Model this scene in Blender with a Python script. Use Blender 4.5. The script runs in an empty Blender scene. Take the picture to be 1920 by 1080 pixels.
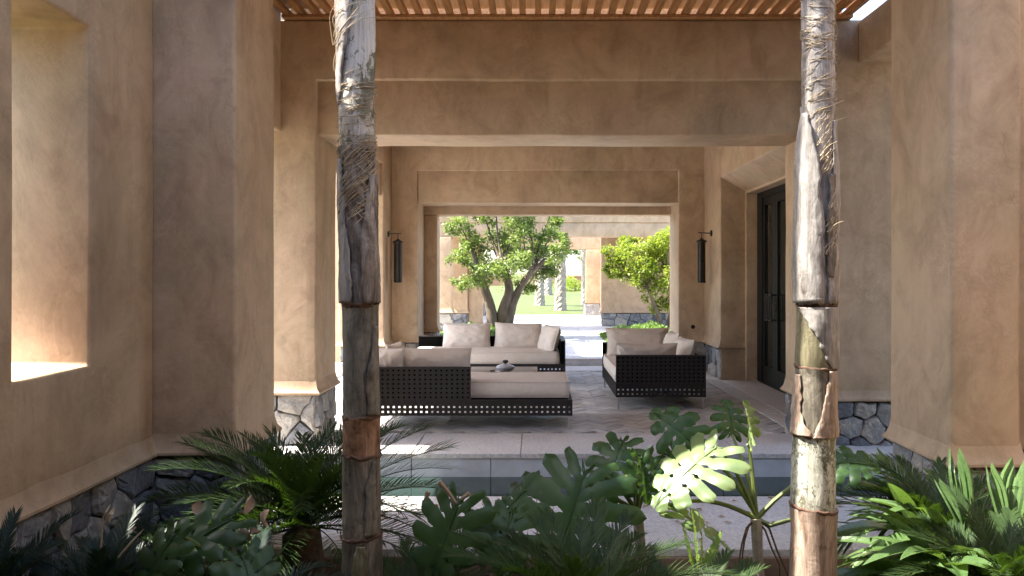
import bpy, bmesh, math, random
from mathutils import Vector, Matrix, Euler, noise

R = math.radians
SC = bpy.context.scene
COL = SC.collection

# ------------------------------------------------------------------ camera, sky, sun, exposure
F = 1493.0; VX, VY = 1003.0, 518.0; EYE = 1.5
cam_d = bpy.data.cameras.new('camera')
cam_d.lens = 28.0; cam_d.sensor_width = 36.0
cam_d.shift_x = (960 - VX) / 1920; cam_d.shift_y = (VY - 540) / 1920
cam_d.clip_start = 0.05; cam_d.clip_end = 2000
cam = bpy.data.objects.new('camera', cam_d); COL.objects.link(cam)
cam.location = (0, 0, EYE); cam.rotation_euler = (R(90), 0, 0)
SC.camera = cam

SUN_EL, SUN_AZ = 54.5, 1.2          # sun on the left (-X), a little behind the camera
to_sun = Vector((-math.cos(R(SUN_EL)) * math.cos(R(SUN_AZ)), -math.cos(R(SUN_EL)) * math.sin(R(SUN_AZ)), math.sin(R(SUN_EL))))
world = bpy.data.worlds.new('World'); SC.world = world; world.use_nodes = True
wn = world.node_tree
sky = wn.nodes.new('ShaderNodeTexSky'); sky.sky_type = 'NISHITA'; sky.sun_disc = False
sky.sun_elevation = R(SUN_EL); sky.sun_rotation = math.atan2(to_sun.x, to_sun.y)
sky.air_density = 1.0; sky.dust_density = 2.0; sky.ozone_density = 1.0
wn.nodes['Background'].inputs['Strength'].default_value = 0.15
wn.links.new(sky.outputs[0], wn.nodes['Background'].inputs['Color'])
sun_d = bpy.data.lights.new('sun', 'SUN'); sun_d.energy = 4.2; sun_d.angle = R(0.5); sun_d.color = (1.0, 0.93, 0.82)
sun = bpy.data.objects.new('sun', sun_d); COL.objects.link(sun); sun.location = (-20, -5, 30)
sun.rotation_euler = to_sun.to_track_quat('Z', 'Y').to_euler()
SC.view_settings.view_transform = 'Standard'; SC.view_settings.look = 'None'
SC.view_settings.exposure = 2.45; SC.view_settings.gamma = 1.0
SC.view_settings.use_curve_mapping = False
SC.render.engine = 'CYCLES'
SC.cycles.use_denoising = True
SC.cycles.max_bounces = 10; SC.cycles.diffuse_bounces = 6; SC.cycles.glossy_bounces = 4
SC.cycles.transmission_bounces = 6; SC.cycles.transparent_max_bounces = 8
SC.cycles.sample_clamp_indirect = 8.0


def P(px, py, d):
    return Vector(((px - VX) / F * d, d, EYE - (py - VY) / F * d))


# ------------------------------------------------------------------ helpers
class MB:
    def __init__(s):
        s.v = []; s.f = []

    def add(s, vs, fs):
        o = len(s.v); s.v += [tuple(v) for v in vs]; s.f += [tuple(i + o for i in f) for f in fs]

    def box(s, x0, x1, y0, y1, z0, z1):
        s.add([(x0, y0, z0), (x1, y0, z0), (x1, y1, z0), (x0, y1, z0), (x0, y0, z1), (x1, y0, z1), (x1, y1, z1), (x0, y1, z1)],
              [(0, 3, 2, 1), (4, 5, 6, 7), (0, 1, 5, 4), (1, 2, 6, 5), (2, 3, 7, 6), (3, 0, 4, 7)])

    def tube(s, pts, rads, n=8, cap=True):
        pts = [Vector(p) for p in pts]
        if not hasattr(rads, '__len__'): rads = [rads] * len(pts)
        up = Vector((0.13, 0.21, 1)).normalized(); rings = []; o = len(s.v)
        prev = None
        for i, p in enumerate(pts):
            t = (pts[min(i + 1, len(pts) - 1)] - pts[max(i - 1, 0)])
            t = t.normalized() if t.length > 1e-9 else Vector((0, 0, 1))
            if prev is None:
                a = t.cross(up)
                if a.length < 1e-3: a = t.cross(Vector((1, 0, 0)))
                a.normalize()
            else:
                a = (prev - t * prev.dot(t)).normalized()
            prev = a; b = t.cross(a)
            for k in range(n):
                q = 2 * math.pi * k / n
                s.v.append(tuple(p + (a * math.cos(q) + b * math.sin(q)) * rads[i]))
        for i in range(len(pts) - 1):
            for k in range(n):
                k2 = (k + 1) % n
                s.f.append((o + i * n + k, o + i * n + k2, o + (i + 1) * n + k2, o + (i + 1) * n + k))
        if cap:
            s.f.append(tuple(o + k for k in reversed(range(n))))
            s.f.append(tuple(o + (len(pts) - 1) * n + k for k in range(n)))

    def lathe(s, prof, c=(0, 0, 0), n=24):
        o = len(s.v); m = len(prof)
        for r, z in prof:
            for k in range(n):
                q = 2 * math.pi * k / n
                s.v.append((c[0] + r * math.cos(q), c[1] + r * math.sin(q), c[2] + z))
        for i in range(m - 1):
            for k in range(n):
                k2 = (k + 1) % n
                s.f.append((o + i * n + k, o + i * n + k2, o + (i + 1) * n + k2, o + (i + 1) * n + k))
        s.f.append(tuple(o + k for k in reversed(range(n)))); s.f.append(tuple(o + (m - 1) * n + k for k in range(n)))

    def build(s, name, mat, parent=None, smooth=False, bevel=0, seg=3, origin=None, angle=30):
        me = bpy.data.meshes.new(name)
        vs = s.v
        if origin is not None: vs = [(v[0] - origin[0], v[1] - origin[1], v[2] - origin[2]) for v in vs]
        me.from_pydata(vs, [], s.f)
        if bevel:
            bm = bmesh.new(); bm.from_mesh(me)
            bmesh.ops.remove_doubles(bm, verts=bm.verts, dist=1e-5)
            bmesh.ops.recalc_face_normals(bm, faces=bm.faces)
            ed = [e for e in bm.edges if len(e.link_faces) == 2 and e.calc_face_angle(0) > R(25)]
            bmesh.ops.bevel(bm, geom=ed, offset=bevel, segments=seg, profile=0.5, affect='EDGES', clamp_overlap=True)
            bm.to_mesh(me); bm.free()
        me.update()
        if smooth:
            me.polygons.foreach_set('use_smooth', [True] * len(me.polygons))
            if angle: me.set_sharp_from_angle(angle=R(angle))
        return put(name, me, mat, parent, origin)


def put(name, me, mat, parent=None, origin=None):
    o = bpy.data.objects.new(name, me); COL.objects.link(o)
    if mat and not me.materials: me.materials.append(mat)
    if origin is not None: o.location = origin
    if parent is not None:
        o.parent = parent
        if parent.type == 'EMPTY' or True:
            pw = Vector((0, 0, 0)); q = parent
            while q is not None:
                pw += Vector(q.location); q = q.parent
            o.location = Vector(o.location) - pw
    return o


def tag(o, label=None, cat=None, group=None, kind=None):
    if label: o['label'] = label
    if cat: o['category'] = cat
    if group: o['group'] = group
    if kind: o['kind'] = kind
    return o


def thing(name, label, cat, loc=(0, 0, 0), group=None):
    o = bpy.data.objects.new(name, None); COL.objects.link(o); o.location = loc
    o.empty_display_size = 0.1
    return tag(o, label, cat, group)


def wob(v, amp=0.007):
    """slow unevenness of hand-trowelled plaster, the same field for every wall so joints stay closed"""
    p = Vector(v)
    return (p.x + amp * noise.noise(p * 1.3 + Vector((3, 0, 0))) + amp * .35 * noise.noise(p * 5.1), p.y + amp * noise.noise(p * 1.3 + Vector((0, 9, 0))) + amp * .35 * noise.noise(p * 5.1 + Vector((7, 0, 0))),
            p.z + amp * noise.noise(p * 1.3 + Vector((0, 0, 5))) + amp * .25 * noise.noise(p * 4.7 + Vector((0, 7, 0))))


def wobble_mesh(o, cut=0.3):
    me = o.data; bm = bmesh.new(); bm.from_mesh(me)
    for ax in range(3):
        cs = [v.co[ax] for v in bm.verts]; lo, hi = min(cs), max(cs)
        n = min(40, max(1, round((hi - lo) / cut)))
        for k in range(1, n):
            c = [0, 0, 0]; c[ax] = lo + (hi - lo) * k / n; d = [0, 0, 0]; d[ax] = 1
            bmesh.ops.bisect_plane(bm, geom=bm.verts[:] + bm.edges[:] + bm.faces[:], dist=1e-4, plane_co=c, plane_no=d)
    pw = Vector(o.location); q = o.parent
    while q is not None:
        pw += Vector(q.location); q = q.parent
    for v in bm.verts: v.co = Vector(wob(v.co + pw)) - pw
    for f in bm.faces: f.smooth = True
    bm.to_mesh(me); bm.free(); me.set_sharp_from_angle(angle=R(40))
    return o


def bx(name, mat, parent, x0, x1, y0, y1, z0, z1, bevel=0.018, seg=3):
    m = MB(); m.box(x0, x1, y0, y1, z0, z1)
    o = m.build(name, mat, parent, bevel=bevel, seg=seg)
    if mat is M.get('plaster'): wobble_mesh(o)
    return o


# ------------------------------------------------------------------ materials
def mat(name):
    m = bpy.data.materials.new(name); m.use_nodes = True
    return m, m.node_tree, m.node_tree.nodes['Principled BSDF']


def nd(t, kind, **kw):
    n = t.nodes.new(kind)
    for k, v in kw.items():
        if k in n.inputs: n.inputs[k].default_value = v
        else: setattr(n, k, v)
    return n


def ramp(t, fac, stops):
    n = t.nodes.new('ShaderNodeValToRGB'); e = n.color_ramp.elements
    while len(e) < len(stops): e.new(0.5)
    for i, (p, c) in enumerate(stops):
        e[i].position = p; e[i].color = (c[0], c[1], c[2], 1)
    t.links.new(fac, n.inputs[0]); return n.outputs[0]


def mix(t, fac, a, b, blend='MIX'):
    n = t.nodes.new('ShaderNodeMix'); n.data_type = 'RGBA'; n.blend_type = blend
    for inp, v in ((n.inputs[0], fac), (n.inputs[6], a), (n.inputs[7], b)):
        if hasattr(v, 'links'): t.links.new(v, inp)
        elif isinstance(v, (int, float)): inp.default_value = v
        else: inp.default_value = (v[0], v[1], v[2], 1)
    return n.outputs[2]


def pos(t, scale=(1, 1, 1), obj=False):
    if obj:
        src = nd(t, 'ShaderNodeTexCoord').outputs['Object']
    else:
        src = nd(t, 'ShaderNodeNewGeometry').outputs['Position']
    mp = nd(t, 'ShaderNodeMapping'); mp.inputs['Scale'].default_value = scale
    t.links.new(src, mp.inputs[0]); return mp.outputs[0]


def noi(t, vec, scale, detail=4, rough=0.55, dist=0.0):
    n = nd(t, 'ShaderNodeTexNoise', Scale=scale, Detail=detail, Roughness=rough, Distortion=dist)
    t.links.new(vec, n.inputs['Vector']); return n.outputs['Fac']


def bump(t, b, h, strength=0.3, dist=0.01, prev=None):
    n = nd(t, 'ShaderNodeBump', Strength=strength, Distance=dist); t.links.new(h, n.inputs['Height'])
    if prev: t.links.new(prev, n.inputs['Normal'])
    t.links.new(n.outputs[0], b.inputs['Normal']); return n.outputs[0]


def plaster(name, base):
    m, t, b = mat(name)
    p = pos(t)
    c0 = tuple(x * 0.78 for x in base); c1 = base; c2 = (min(1, base[0] * 1.10), min(1, base[1] * 1.12), min(1, base[2] * 1.16))
    big = noi(t, p, 0.8, 7, 0.68, 0.6)
    col = ramp(t, big, [(0.33, c0), (0.5, c1), (0.66, c2)])
    mid = noi(t, pos(t, (1.0, 1.0, 0.7)), 3.4, 10, 0.74, 0.8)
    col = mix(t, 0.72, col, ramp(t, mid, [(0.32, (0.64, 0.60, 0.57)), (0.5, (1, 1, 1)), (0.68, (1.18, 1.19, 1.23))]), 'MULTIPLY')
    # pinkish and grey wash patches
    wash = noi(t, p, 1.7, 4, 0.6, 0.4)
    col = mix(t, 0.4, col, ramp(t, wash, [(0.36, (0.94, 1.0, 1.0)), (0.5, (1, 1, 1)), (0.64, (1.06, 0.98, 1.04))]), 'MULTIPLY')
    # trowel marks: thin broken darker strokes
    st = noi(t, pos(t, (1.0, 1.0, 1.0)), 8.0, 12, 0.8, 1.6)
    brk = noi(t, p, 2.3, 3, 0.6)
    mk = ramp(t, st, [(0.465, (0, 0, 0)), (0.5, (1, 1, 1)), (0.535, (0, 0, 0))])
    ms = ramp(t, brk, [(0.46, (0, 0, 0)), (0.66, (0.6, 0.6, 0.6))])
    col = mix(t, mix(t, 1.0, mk, ms, 'MULTIPLY'), col, tuple(x * 0.60 for x in base))
    # faint vertical water streaks and pale salts
    stk = noi(t, pos(t, (1.0, 1.0, 0.06)), 7.0, 6, 0.65, 0.3)
    col = mix(t, 0.22, col, ramp(t, stk, [(0.34, (0.72, 0.69, 0.66)), (0.5, (1, 1, 1)), (0.68, (1.1, 1.12, 1.16))]), 'MULTIPLY')
    # hairline cracks
    vo = nd(t, 'ShaderNodeTexVoronoi', Scale=0.9); vo.feature = 'DISTANCE_TO_EDGE'
    wv = nd(t, 'ShaderNodeVectorMath', operation='ADD'); t.links.new(p, wv.inputs[0])
    nn = nd(t, 'ShaderNodeTexNoise', Scale=3.0, Detail=6.0); t.links.new(p, nn.inputs['Vector']); t.links.new(nn.outputs['Color'], wv.inputs[1])
    t.links.new(wv.outputs[0], vo.inputs['Vector'])
    ck = ramp(t, vo.outputs['Distance'], [(0.0, (1, 1, 1)), (0.006, (0, 0, 0))])
    ckm = ramp(t, noi(t, p, 1.1, 2, 0.5), [(0.54, (0, 0, 0)), (0.60, (0.5, 0.5, 0.5))])
    col = mix(t, mix(t, 1.0, ck, ckm, 'MULTIPLY'), col, tuple(x * 0.45 for x in base))
    t.links.new(col, b.inputs['Base Color'])
    rg = nd(t, 'ShaderNodeMapRange'); rg.inputs[3].default_value = 0.40; rg.inputs[4].default_value = 0.75
    t.links.new(mid, rg.inputs[0]); t.links.new(rg.outputs[0], b.inputs['Roughness'])
    b.inputs['Specular IOR Level'].default_value = 0.35
    n1 = bump(t, b, big, 0.4, 0.03)
    n2 = bump(t, b, mid, 0.3, 0.010, n1)
    bump(t, b, noi(t, p, 60, 3, 0.6), 0.12, 0.002, n2)
    return m


def stone_mat(name, cols, scale=6.0):
    m, t, b = mat(name)
    p = pos(t); oi = nd(t, 'ShaderNodeObjectInfo').outputs['Random']
    n1 = noi(t, p, scale, 9, 0.68, 0.6)
    add = nd(t, 'ShaderNodeMath', operation='MULTIPLY_ADD'); t.links.new(oi, add.inputs[0]); add.inputs[1].default_value = 0.45
    sub = nd(t, 'ShaderNodeMath', operation='ADD'); sub.inputs[1].default_value = -0.22; t.links.new(n1, sub.inputs[0])
    t.links.new(sub.outputs[0], add.inputs[2])
    col = ramp(t, add.outputs[0], [(0.15, cols[0]), (0.38, cols[1]), (0.56, cols[2]), (0.8, cols[3])])
    fine = noi(t, p, 45, 6, 0.7, 0.3)
    col = mix(t, 0.8, col, ramp(t, fine, [(0.3, (0.55, 0.55, 0.57)), (0.6, (1.1, 1.1, 1.1))]), 'MULTIPLY')
    t.links.new(col, b.inputs['Base Color']); b.inputs['Roughness'].default_value = 0.8
    n = bump(t, b, n1, 0.7, 0.03); bump(t, b, fine, 0.5, 0.006, n)
    return m


def simple(name, col, rough=0.6, metal=0.0, var=0.0, scale=8.0, bumpv=0.0, stretch=(1, 1, 1), spec=0.5, obj=False):
    m, t, b = mat(name)
    b.inputs['Roughness'].default_value = rough; b.inputs['Metallic'].default_value = metal
    b.inputs['Specular IOR Level'].default_value = spec
    if var or bumpv:
        n = noi(t, pos(t, stretch, obj), scale, 6, 0.62, 0.4)
        if var:
            lo = tuple(c * (1 - var) for c in col); hi = tuple(min(1, c * (1 + var)) for c in col)
            t.links.new(ramp(t, n, [(0.28, lo), (0.72, hi)]), b.inputs['Base Color'])
        else: b.inputs['Base Color'].default_value = (*col, 1)
        if bumpv: bump(t, b, n, bumpv, 0.01)
    else: b.inputs['Base Color'].default_value = (*col, 1)
    return m


def leaf_mat(name, dark, light, trans, rough=0.35, scale=3.0, tw=0.35, spec=0.5, tip=None):
    m, t, b = mat(name)
    oi = nd(t, 'ShaderNodeObjectInfo').outputs['Random']
    gr = nd(t, 'ShaderNodeNewGeometry').outputs['Random Per Island']
    n = noi(t, pos(t), scale, 3, 0.6)
    a = nd(t, 'ShaderNodeMath', operation='MULTIPLY_ADD'); t.links.new(gr, a.inputs[0]); a.inputs[1].default_value = 0.5
    t.links.new(n, a.inputs[2])
    a2 = nd(t, 'ShaderNodeMath', operation='MULTIPLY_ADD'); t.links.new(oi, a2.inputs[0]); a2.inputs[1].default_value = 0.3
    t.links.new(a.outputs[0], a2.inputs[2])
    col = ramp(t, a2.outputs[0], [(0.45, dark), (1.15 if False else 1.0, light)])
    spot = noi(t, pos(t), 17.0, 5, 0.7, 0.6)
    col = mix(t, ramp(t, spot, [(0.64, (0, 0, 0)), (0.72, (0.75, 0.75, 0.75))]), col, (0.23, 0.17, 0.05))
    dust = noi(t, pos(t), 60.0, 3, 0.6)
    col = mix(t, ramp(t, dust, [(0.5, (0, 0, 0)), (0.75, (0.09, 0.09, 0.09))]), col, (0.22, 0.21, 0.14))
    t.links.new(col, b.inputs['Base Color'])
    rgh = nd(t, 'ShaderNodeMapRange'); rgh.inputs[3].default_value = rough * .8; rgh.inputs[4].default_value = min(1, rough * 1.6); t.links.new(dust, rgh.inputs[0]); t.links.new(rgh.outputs[0], b.inputs['Roughness'])
    b.inputs['Specular IOR Level'].default_value = spec
    bump(t, b, noi(t, pos(t), 32.0, 3, 0.6), 0.25, 0.004)
    tr = nd(t, 'ShaderNodeBsdfTranslucent'); tr.inputs[0].default_value = (*trans, 1)
    ms = nd(t, 'ShaderNodeMixShader'); ms.inputs[0].default_value = tw
    t.links.new(b.outputs[0], ms.inputs[1]); t.links.new(tr.outputs[0], ms.inputs[2])
    t.links.new(ms.outputs[0], t.nodes['Material Output'].inputs['Surface'])
    return m


def sheath_mat(name, stops, scale=9.0, stretch=(1, 1, 0.25), speck=None, speck_scale=55, amount=0.5, rough=0.6):
    m, t, b = mat(name)
    n = noi(t, pos(t, stretch), scale * 1.3, 10, 0.75, 1.1)
    col = ramp(t, n, [(0.5 + (p - 0.5) * 0.8, c) for p, c in stops])
    if speck:
        s = noi(t, pos(t, (1, 1, 0.6)), speck_scale, 5, 0.75, 0.5)
        big = noi(t, pos(t, (1, 1, 0.5)), 7, 4, 0.6)
        mm = nd(t, 'ShaderNodeMath', operation='ADD'); t.links.new(s, mm.inputs[0]); t.links.new(big, mm.inputs[1])
        fac = ramp(t, mm.outputs[0], [(1.14 - amount * 0.3, (0, 0, 0)), (1.24 - amount * 0.3, (1, 1, 1))])
        col = mix(t, fac, col, speck)
    stain = noi(t, pos(t, (1, 1, 0.55)), 16, 8, 0.7, 1.5)
    col = mix(t, 0.85, col, ramp(t, stain, [(0.33, (0.34, 0.30, 0.27)), (0.45, (0.92, 0.92, 0.9)), (0.62, (1.0, 1.0, 1.0)), (0.72, (1.35, 1.3, 1.22))]), 'MULTIPLY')
    fine = noi(t, pos(t, (1, 1, 0.05)), 110, 5, 0.65, 0.2)
    col = mix(t, 0.6, col, ramp(t, fine, [(0.32, (0.55, 0.53, 0.5)), (0.55, (1.05, 1.05, 1.05)), (0.7, (1.3, 1.28, 1.25))]), 'MULTIPLY')
    t.links.new(col, b.inputs['Base Color']); b.inputs['Roughness'].default_value = rough
    b.inputs['Specular IOR Level'].default_value = 0.3
    q = bump(t, b, stain, 0.45, 0.010); bump(t, b, fine, 0.4, 0.004, q)
    return m


M = {}
M['plaster'] = plaster('tadelakt_plaster', (0.455, 0.33, 0.213))
M['stone'] = stone_mat('slate_rubble', [(0.07, 0.073, 0.080), (0.16, 0.168, 0.185), (0.28, 0.275, 0.27), (0.44, 0.40, 0.335)])
M['mortar'] = simple('mortar', (0.075, 0.07, 0.066), 0.9, var=0.4, scale=20, bumpv=0.4)
M['paving'] = stone_mat('limestone_paving', [(0.42, 0.41, 0.40), (0.53, 0.515, 0.505), (0.59, 0.57, 0.555), (0.64, 0.615, 0.595)], 2.2)
M['tile'] = None
M['joint'] = simple('paving_joint', (0.16, 0.15, 0.14), 0.9, var=0.3, scale=30)
M['riser'] = simple('riser_marble', (0.58, 0.61, 0.65), 0.5, var=0.16, scale=5, bumpv=0.08)
M['soil'] = simple('garden_soil', (0.055, 0.033, 0.022), 0.95, var=0.6, scale=14, bumpv=1.0)
M['gravel'] = simple('pale_gravel', (0.42, 0.37, 0.31), 0.95, var=0.25, scale=22, bumpv=0.5)
M['kerb'] = simple('brown_render', (0.20, 0.13, 0.09), 0.85, var=0.3, scale=6, bumpv=0.3)
M['wood'] = simple('cedar_slat', (0.36, 0.18, 0.068), 0.6, var=0.4, scale=9, bumpv=0.2, stretch=(6, 0.5, 6))
M['black'] = simple('black_steel', (0.010, 0.010, 0.010), 0.5, 0.0, spec=0.2)
M['iron'] = simple('blackened_iron', (0.03, 0.028, 0.027), 0.45, 0.6, var=0.3, scale=18, bumpv=0.1)
M['chrome'] = simple('brushed_steel', (0.62, 0.61, 0.60), 0.28, 1.0)
M['fabric'] = simple('taupe_canvas', (0.63, 0.56, 0.495), 0.9, var=0.06, scale=30, bumpv=0.25, spec=0.2)
M['wicker'] = simple('dark_wicker', (0.018, 0.015, 0.014), 0.5, var=0.35, scale=90, bumpv=0.4, spec=0.4)
M['hole_shade'] = simple('weave_hole_shade', (0.003, 0.003, 0.003), 0.9, spec=0.05)  # near-black colour stands for the shade inside the woven holes
M['water'] = simple('still_water', (0.018, 0.035, 0.030), 0.04, spec=0.55, bumpv=0.06, scale=7)
M['ceramic'] = simple('glazed_ceramic', (0.34, 0.34, 0.36), 0.18, var=0.2, scale=12)
M['grass'] = simple('lawn_grass', (0.068, 0.088, 0.014), 0.85, var=0.4, scale=2.2, bumpv=0.6)
M['terracotta'] = simple('terracotta_render', (0.42, 0.22, 0.13), 0.85, var=0.15, scale=2)
M['bark'] = simple('grey_bark', (0.15, 0.115, 0.09), 0.9, var=0.5, scale=12, bumpv=0.9, stretch=(1, 1, 0.3))
M['palm_bark'] = simple('pale_palm_bark', (0.34, 0.29, 0.24), 0.9, var=0.5, scale=9, bumpv=0.9)
M['citrus'] = leaf_mat('citrus_leaf', (0.035, 0.085, 0.02), (0.20, 0.27, 0.07), (0.26, 0.36, 0.06), 0.35, 2.0, 0.35)
M['citrus_b'] = leaf_mat('citrus_leaf_yellow', (0.06, 0.12, 0.012), (0.24, 0.30, 0.03), (0.34, 0.42, 0.04), 0.35, 2.0, 0.45)
M['cover'] = leaf_mat('ground_cover_leaf', (0.045, 0.10, 0.02), (0.14, 0.22, 0.05), (0.22, 0.35, 0.05), 0.5, 3.0, 0.3)
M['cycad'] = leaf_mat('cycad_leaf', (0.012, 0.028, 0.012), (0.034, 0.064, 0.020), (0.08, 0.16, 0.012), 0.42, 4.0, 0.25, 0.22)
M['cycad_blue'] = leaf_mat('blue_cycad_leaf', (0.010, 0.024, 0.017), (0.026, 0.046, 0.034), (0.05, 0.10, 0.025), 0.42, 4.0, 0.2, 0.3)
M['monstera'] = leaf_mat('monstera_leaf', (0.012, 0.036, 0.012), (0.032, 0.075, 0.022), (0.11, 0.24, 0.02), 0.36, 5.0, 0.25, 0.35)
M['monstera_sunlit_pale'] = leaf_mat('sunlit_pale_monstera_leaf', (0.075, 0.15, 0.05), (0.19, 0.26, 0.11), (0.30, 0.42, 0.06), 0.27, 5.0, 0.3, 0.9)  # pale tone paints sunlight on the lit leaves; bleaching on the old one
M['strap'] = leaf_mat('strap_leaf', (0.022, 0.060, 0.018), (0.085, 0.15, 0.050), (0.17, 0.30, 0.04), 0.24, 6.0, 0.25, 0.8)
M['fern'] = leaf_mat('fern_leaf', (0.08, 0.16, 0.03), (0.20, 0.30, 0.05), (0.3, 0.42, 0.05), 0.5, 6.0, 0.4)
M['dry'] = simple('dry_leaf', (0.34, 0.24, 0.16), 0.8, var=0.35, scale=14, bumpv=0.4)
M['straw'] = simple('straw_fibre', (0.42, 0.34, 0.23), 0.85, var=0.3, scale=20)
M['stalk'] = simple('green_stalk', (0.10, 0.13, 0.035), 0.5, var=0.35, scale=10)
M['trunk_fibre'] = simple('cycad_trunk', (0.10, 0.06, 0.035), 0.95, var=0.5, scale=30, bumpv=1.0)
# stem material of the palms
M['sh_olive'] = sheath_mat('palm_olive', [(0.3, (0.07, 0.062, 0.05)), (0.5, (0.19, 0.17, 0.135)), (0.72, (0.36, 0.325, 0.27))], 8, (1, 1, 0.3), (0.46, 0.43, 0.38), 52, 0.30)
M['sh_orange'] = sheath_mat('palm_papery_orange', [(0.3, (0.10, 0.045, 0.022)), (0.5, (0.30, 0.165, 0.095)), (0.72, (0.48, 0.33, 0.23))], 6, (1, 1, 0.6))
M['sh_lichen'] = sheath_mat('palm_lichen', [(0.3, (0.08, 0.074, 0.06)), (0.55, (0.20, 0.185, 0.15)), (0.75, (0.32, 0.285, 0.225))], 9, (1, 1, 0.5), (0.50, 0.48, 0.43), 64, 0.46)
M['sh_dark'] = sheath_mat('palm_dark_plum', [(0.3, (0.06, 0.047, 0.038)), (0.5, (0.21, 0.175, 0.145)), (0.70, (0.50, 0.455, 0.41))], 7, (1, 1, 0.3), (0.54, 0.51, 0.48), 36, 0.36)
M['sh_green'] = sheath_mat('palm_grey_green_shaft', [(0.3, (0.07, 0.07, 0.045)), (0.5, (0.22, 0.21, 0.145)), (0.72, (0.44, 0.41, 0.33))], 5, (1, 1, 0.2), (0.62, 0.59, 0.53), 30, 0.60)
M['sh_white'] = sheath_mat('palm_white_sheath', [(0.28, (0.10, 0.085, 0.075)), (0.47, (0.34, 0.31, 0.29)), (0.68, (0.58, 0.55, 0.52))], 7, (1, 1, 0.22))
M['sh_grey'] = sheath_mat('palm_grey_sheath', [(0.3, (0.12, 0.108, 0.10)), (0.5, (0.30, 0.28, 0.265)), (0.72, (0.56, 0.54, 0.51))], 6, (1, 1, 0.25), (0.10, 0.09, 0.08), 45, 0.22)
M['sh_speck'] = sheath_mat('palm_speckled_green', [(0.3, (0.085, 0.09, 0.062)), (0.55, (0.20, 0.20, 0.145)), (0.75, (0.34, 0.32, 0.245))], 6, (1, 1, 0.5), (0.50, 0.50, 0.43), 70, 0.5)
M['sh_paper'] = sheath_mat('palm_papery_bract', [(0.3, (0.17, 0.11, 0.08)), (0.52, (0.38, 0.29, 0.23)), (0.72, (0.58, 0.49, 0.42))], 8, (1, 1, 0.2))
M['sh_yellow'] = sheath_mat('palm_yellow_grey', [(0.3, (0.09, 0.08, 0.05)), (0.55, (0.20, 0.18, 0.11)), (0.75, (0.32, 0.295, 0.20))], 6, (1, 1, 0.4), (0.44, 0.42, 0.36), 50, 0.25)
M['ring'] = simple('palm_leaf_scar', (0.10, 0.055, 0.035), 0.85, var=0.4, scale=40, bumpv=0.5)


def tile_material():
    m, t, b = mat('herringbone_brick')
    g = nd(t, 'ShaderNodeNewGeometry').outputs['Random Per Island']
    col = ramp(t, g, [(0.0, (0.36, 0.35, 0.345)), (0.4, (0.46, 0.445, 0.43)), (0.75, (0.52, 0.495, 0.475)), (1.0, (0.58, 0.55, 0.52))])
    n = noi(t, pos(t), 3.0, 6, 0.7, 0.5)
    col = mix(t, 0.8, col, ramp(t, n, [(0.3, (0.72, 0.72, 0.74)), (0.6, (1.08, 1.06, 1.04))]), 'MULTIPLY')
    t.links.new(col, b.inputs['Base Color']); b.inputs['Roughness'].default_value = 0.55
    bump(t, b, noi(t, pos(t), 40, 4, 0.6), 0.3, 0.004)
    return m


M['tile'] = tile_material()


def mat_material():
    m, t, b = mat('reed_mat')
    n = noi(t, pos(t, (40, 1.2, 1)), 3, 5, 0.6)
    col = ramp(t, n, [(0.3, (0.36, 0.25, 0.16)), (0.7, (0.58, 0.44, 0.31))])
    t.links.new(col, b.inputs['Base Color']); b.inputs['Roughness'].default_value = 0.9
    tr = nd(t, 'ShaderNodeBsdfTranslucent'); t.links.new(col, tr.inputs[0])
    ms = nd(t, 'ShaderNodeMixShader'); ms.inputs[0].default_value = 0.32
    t.links.new(b.outputs[0], ms.inputs[1]); t.links.new(tr.outputs[0], ms.inputs[2])
    t.links.new(ms.outputs[0], t.nodes['Material Output'].inputs['Surface'])
    return m


M['reed'] = mat_material()


def glass_material():
    m, t, b = mat('door_glass')
    b.inputs['Base Color'].default_value = (0.02, 0.026, 0.024, 1); b.inputs['Roughness'].default_value = 0.05
    b.inputs['IOR'].default_value = 1.55
    tp = nd(t, 'ShaderNodeBsdfTransparent'); tp.inputs[0].default_value = (0.75, 0.8, 0.78, 1)
    ms = nd(t, 'ShaderNodeMixShader'); ms.inputs[0].default_value = 0.35
    t.links.new(b.outputs[0], ms.inputs[1]); t.links.new(tp.outputs[0], ms.inputs[2])
    t.links.new(ms.outputs[0], t.nodes['Material Output'].inputs['Surface'])
    return m


M['glass'] = glass_material()

# ------------------------------------------------------------------ masonry helpers
def clip_poly(poly, px, py, nx, ny):
    out = []
    for i in range(len(poly)):
        a, b2 = poly[i], poly[(i + 1) % len(poly)]
        da = (a[0] - px) * nx + (a[1] - py) * ny; db = (b2[0] - px) * nx + (b2[1] - py) * ny
        if da <= 0: out.append(a)
        if (da < 0 < db) or (db < 0 < da):
            k = da / (da - db); out.append((a[0] + (b2[0] - a[0]) * k, a[1] + (b2[1] - a[1]) * k))
    return out


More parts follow.
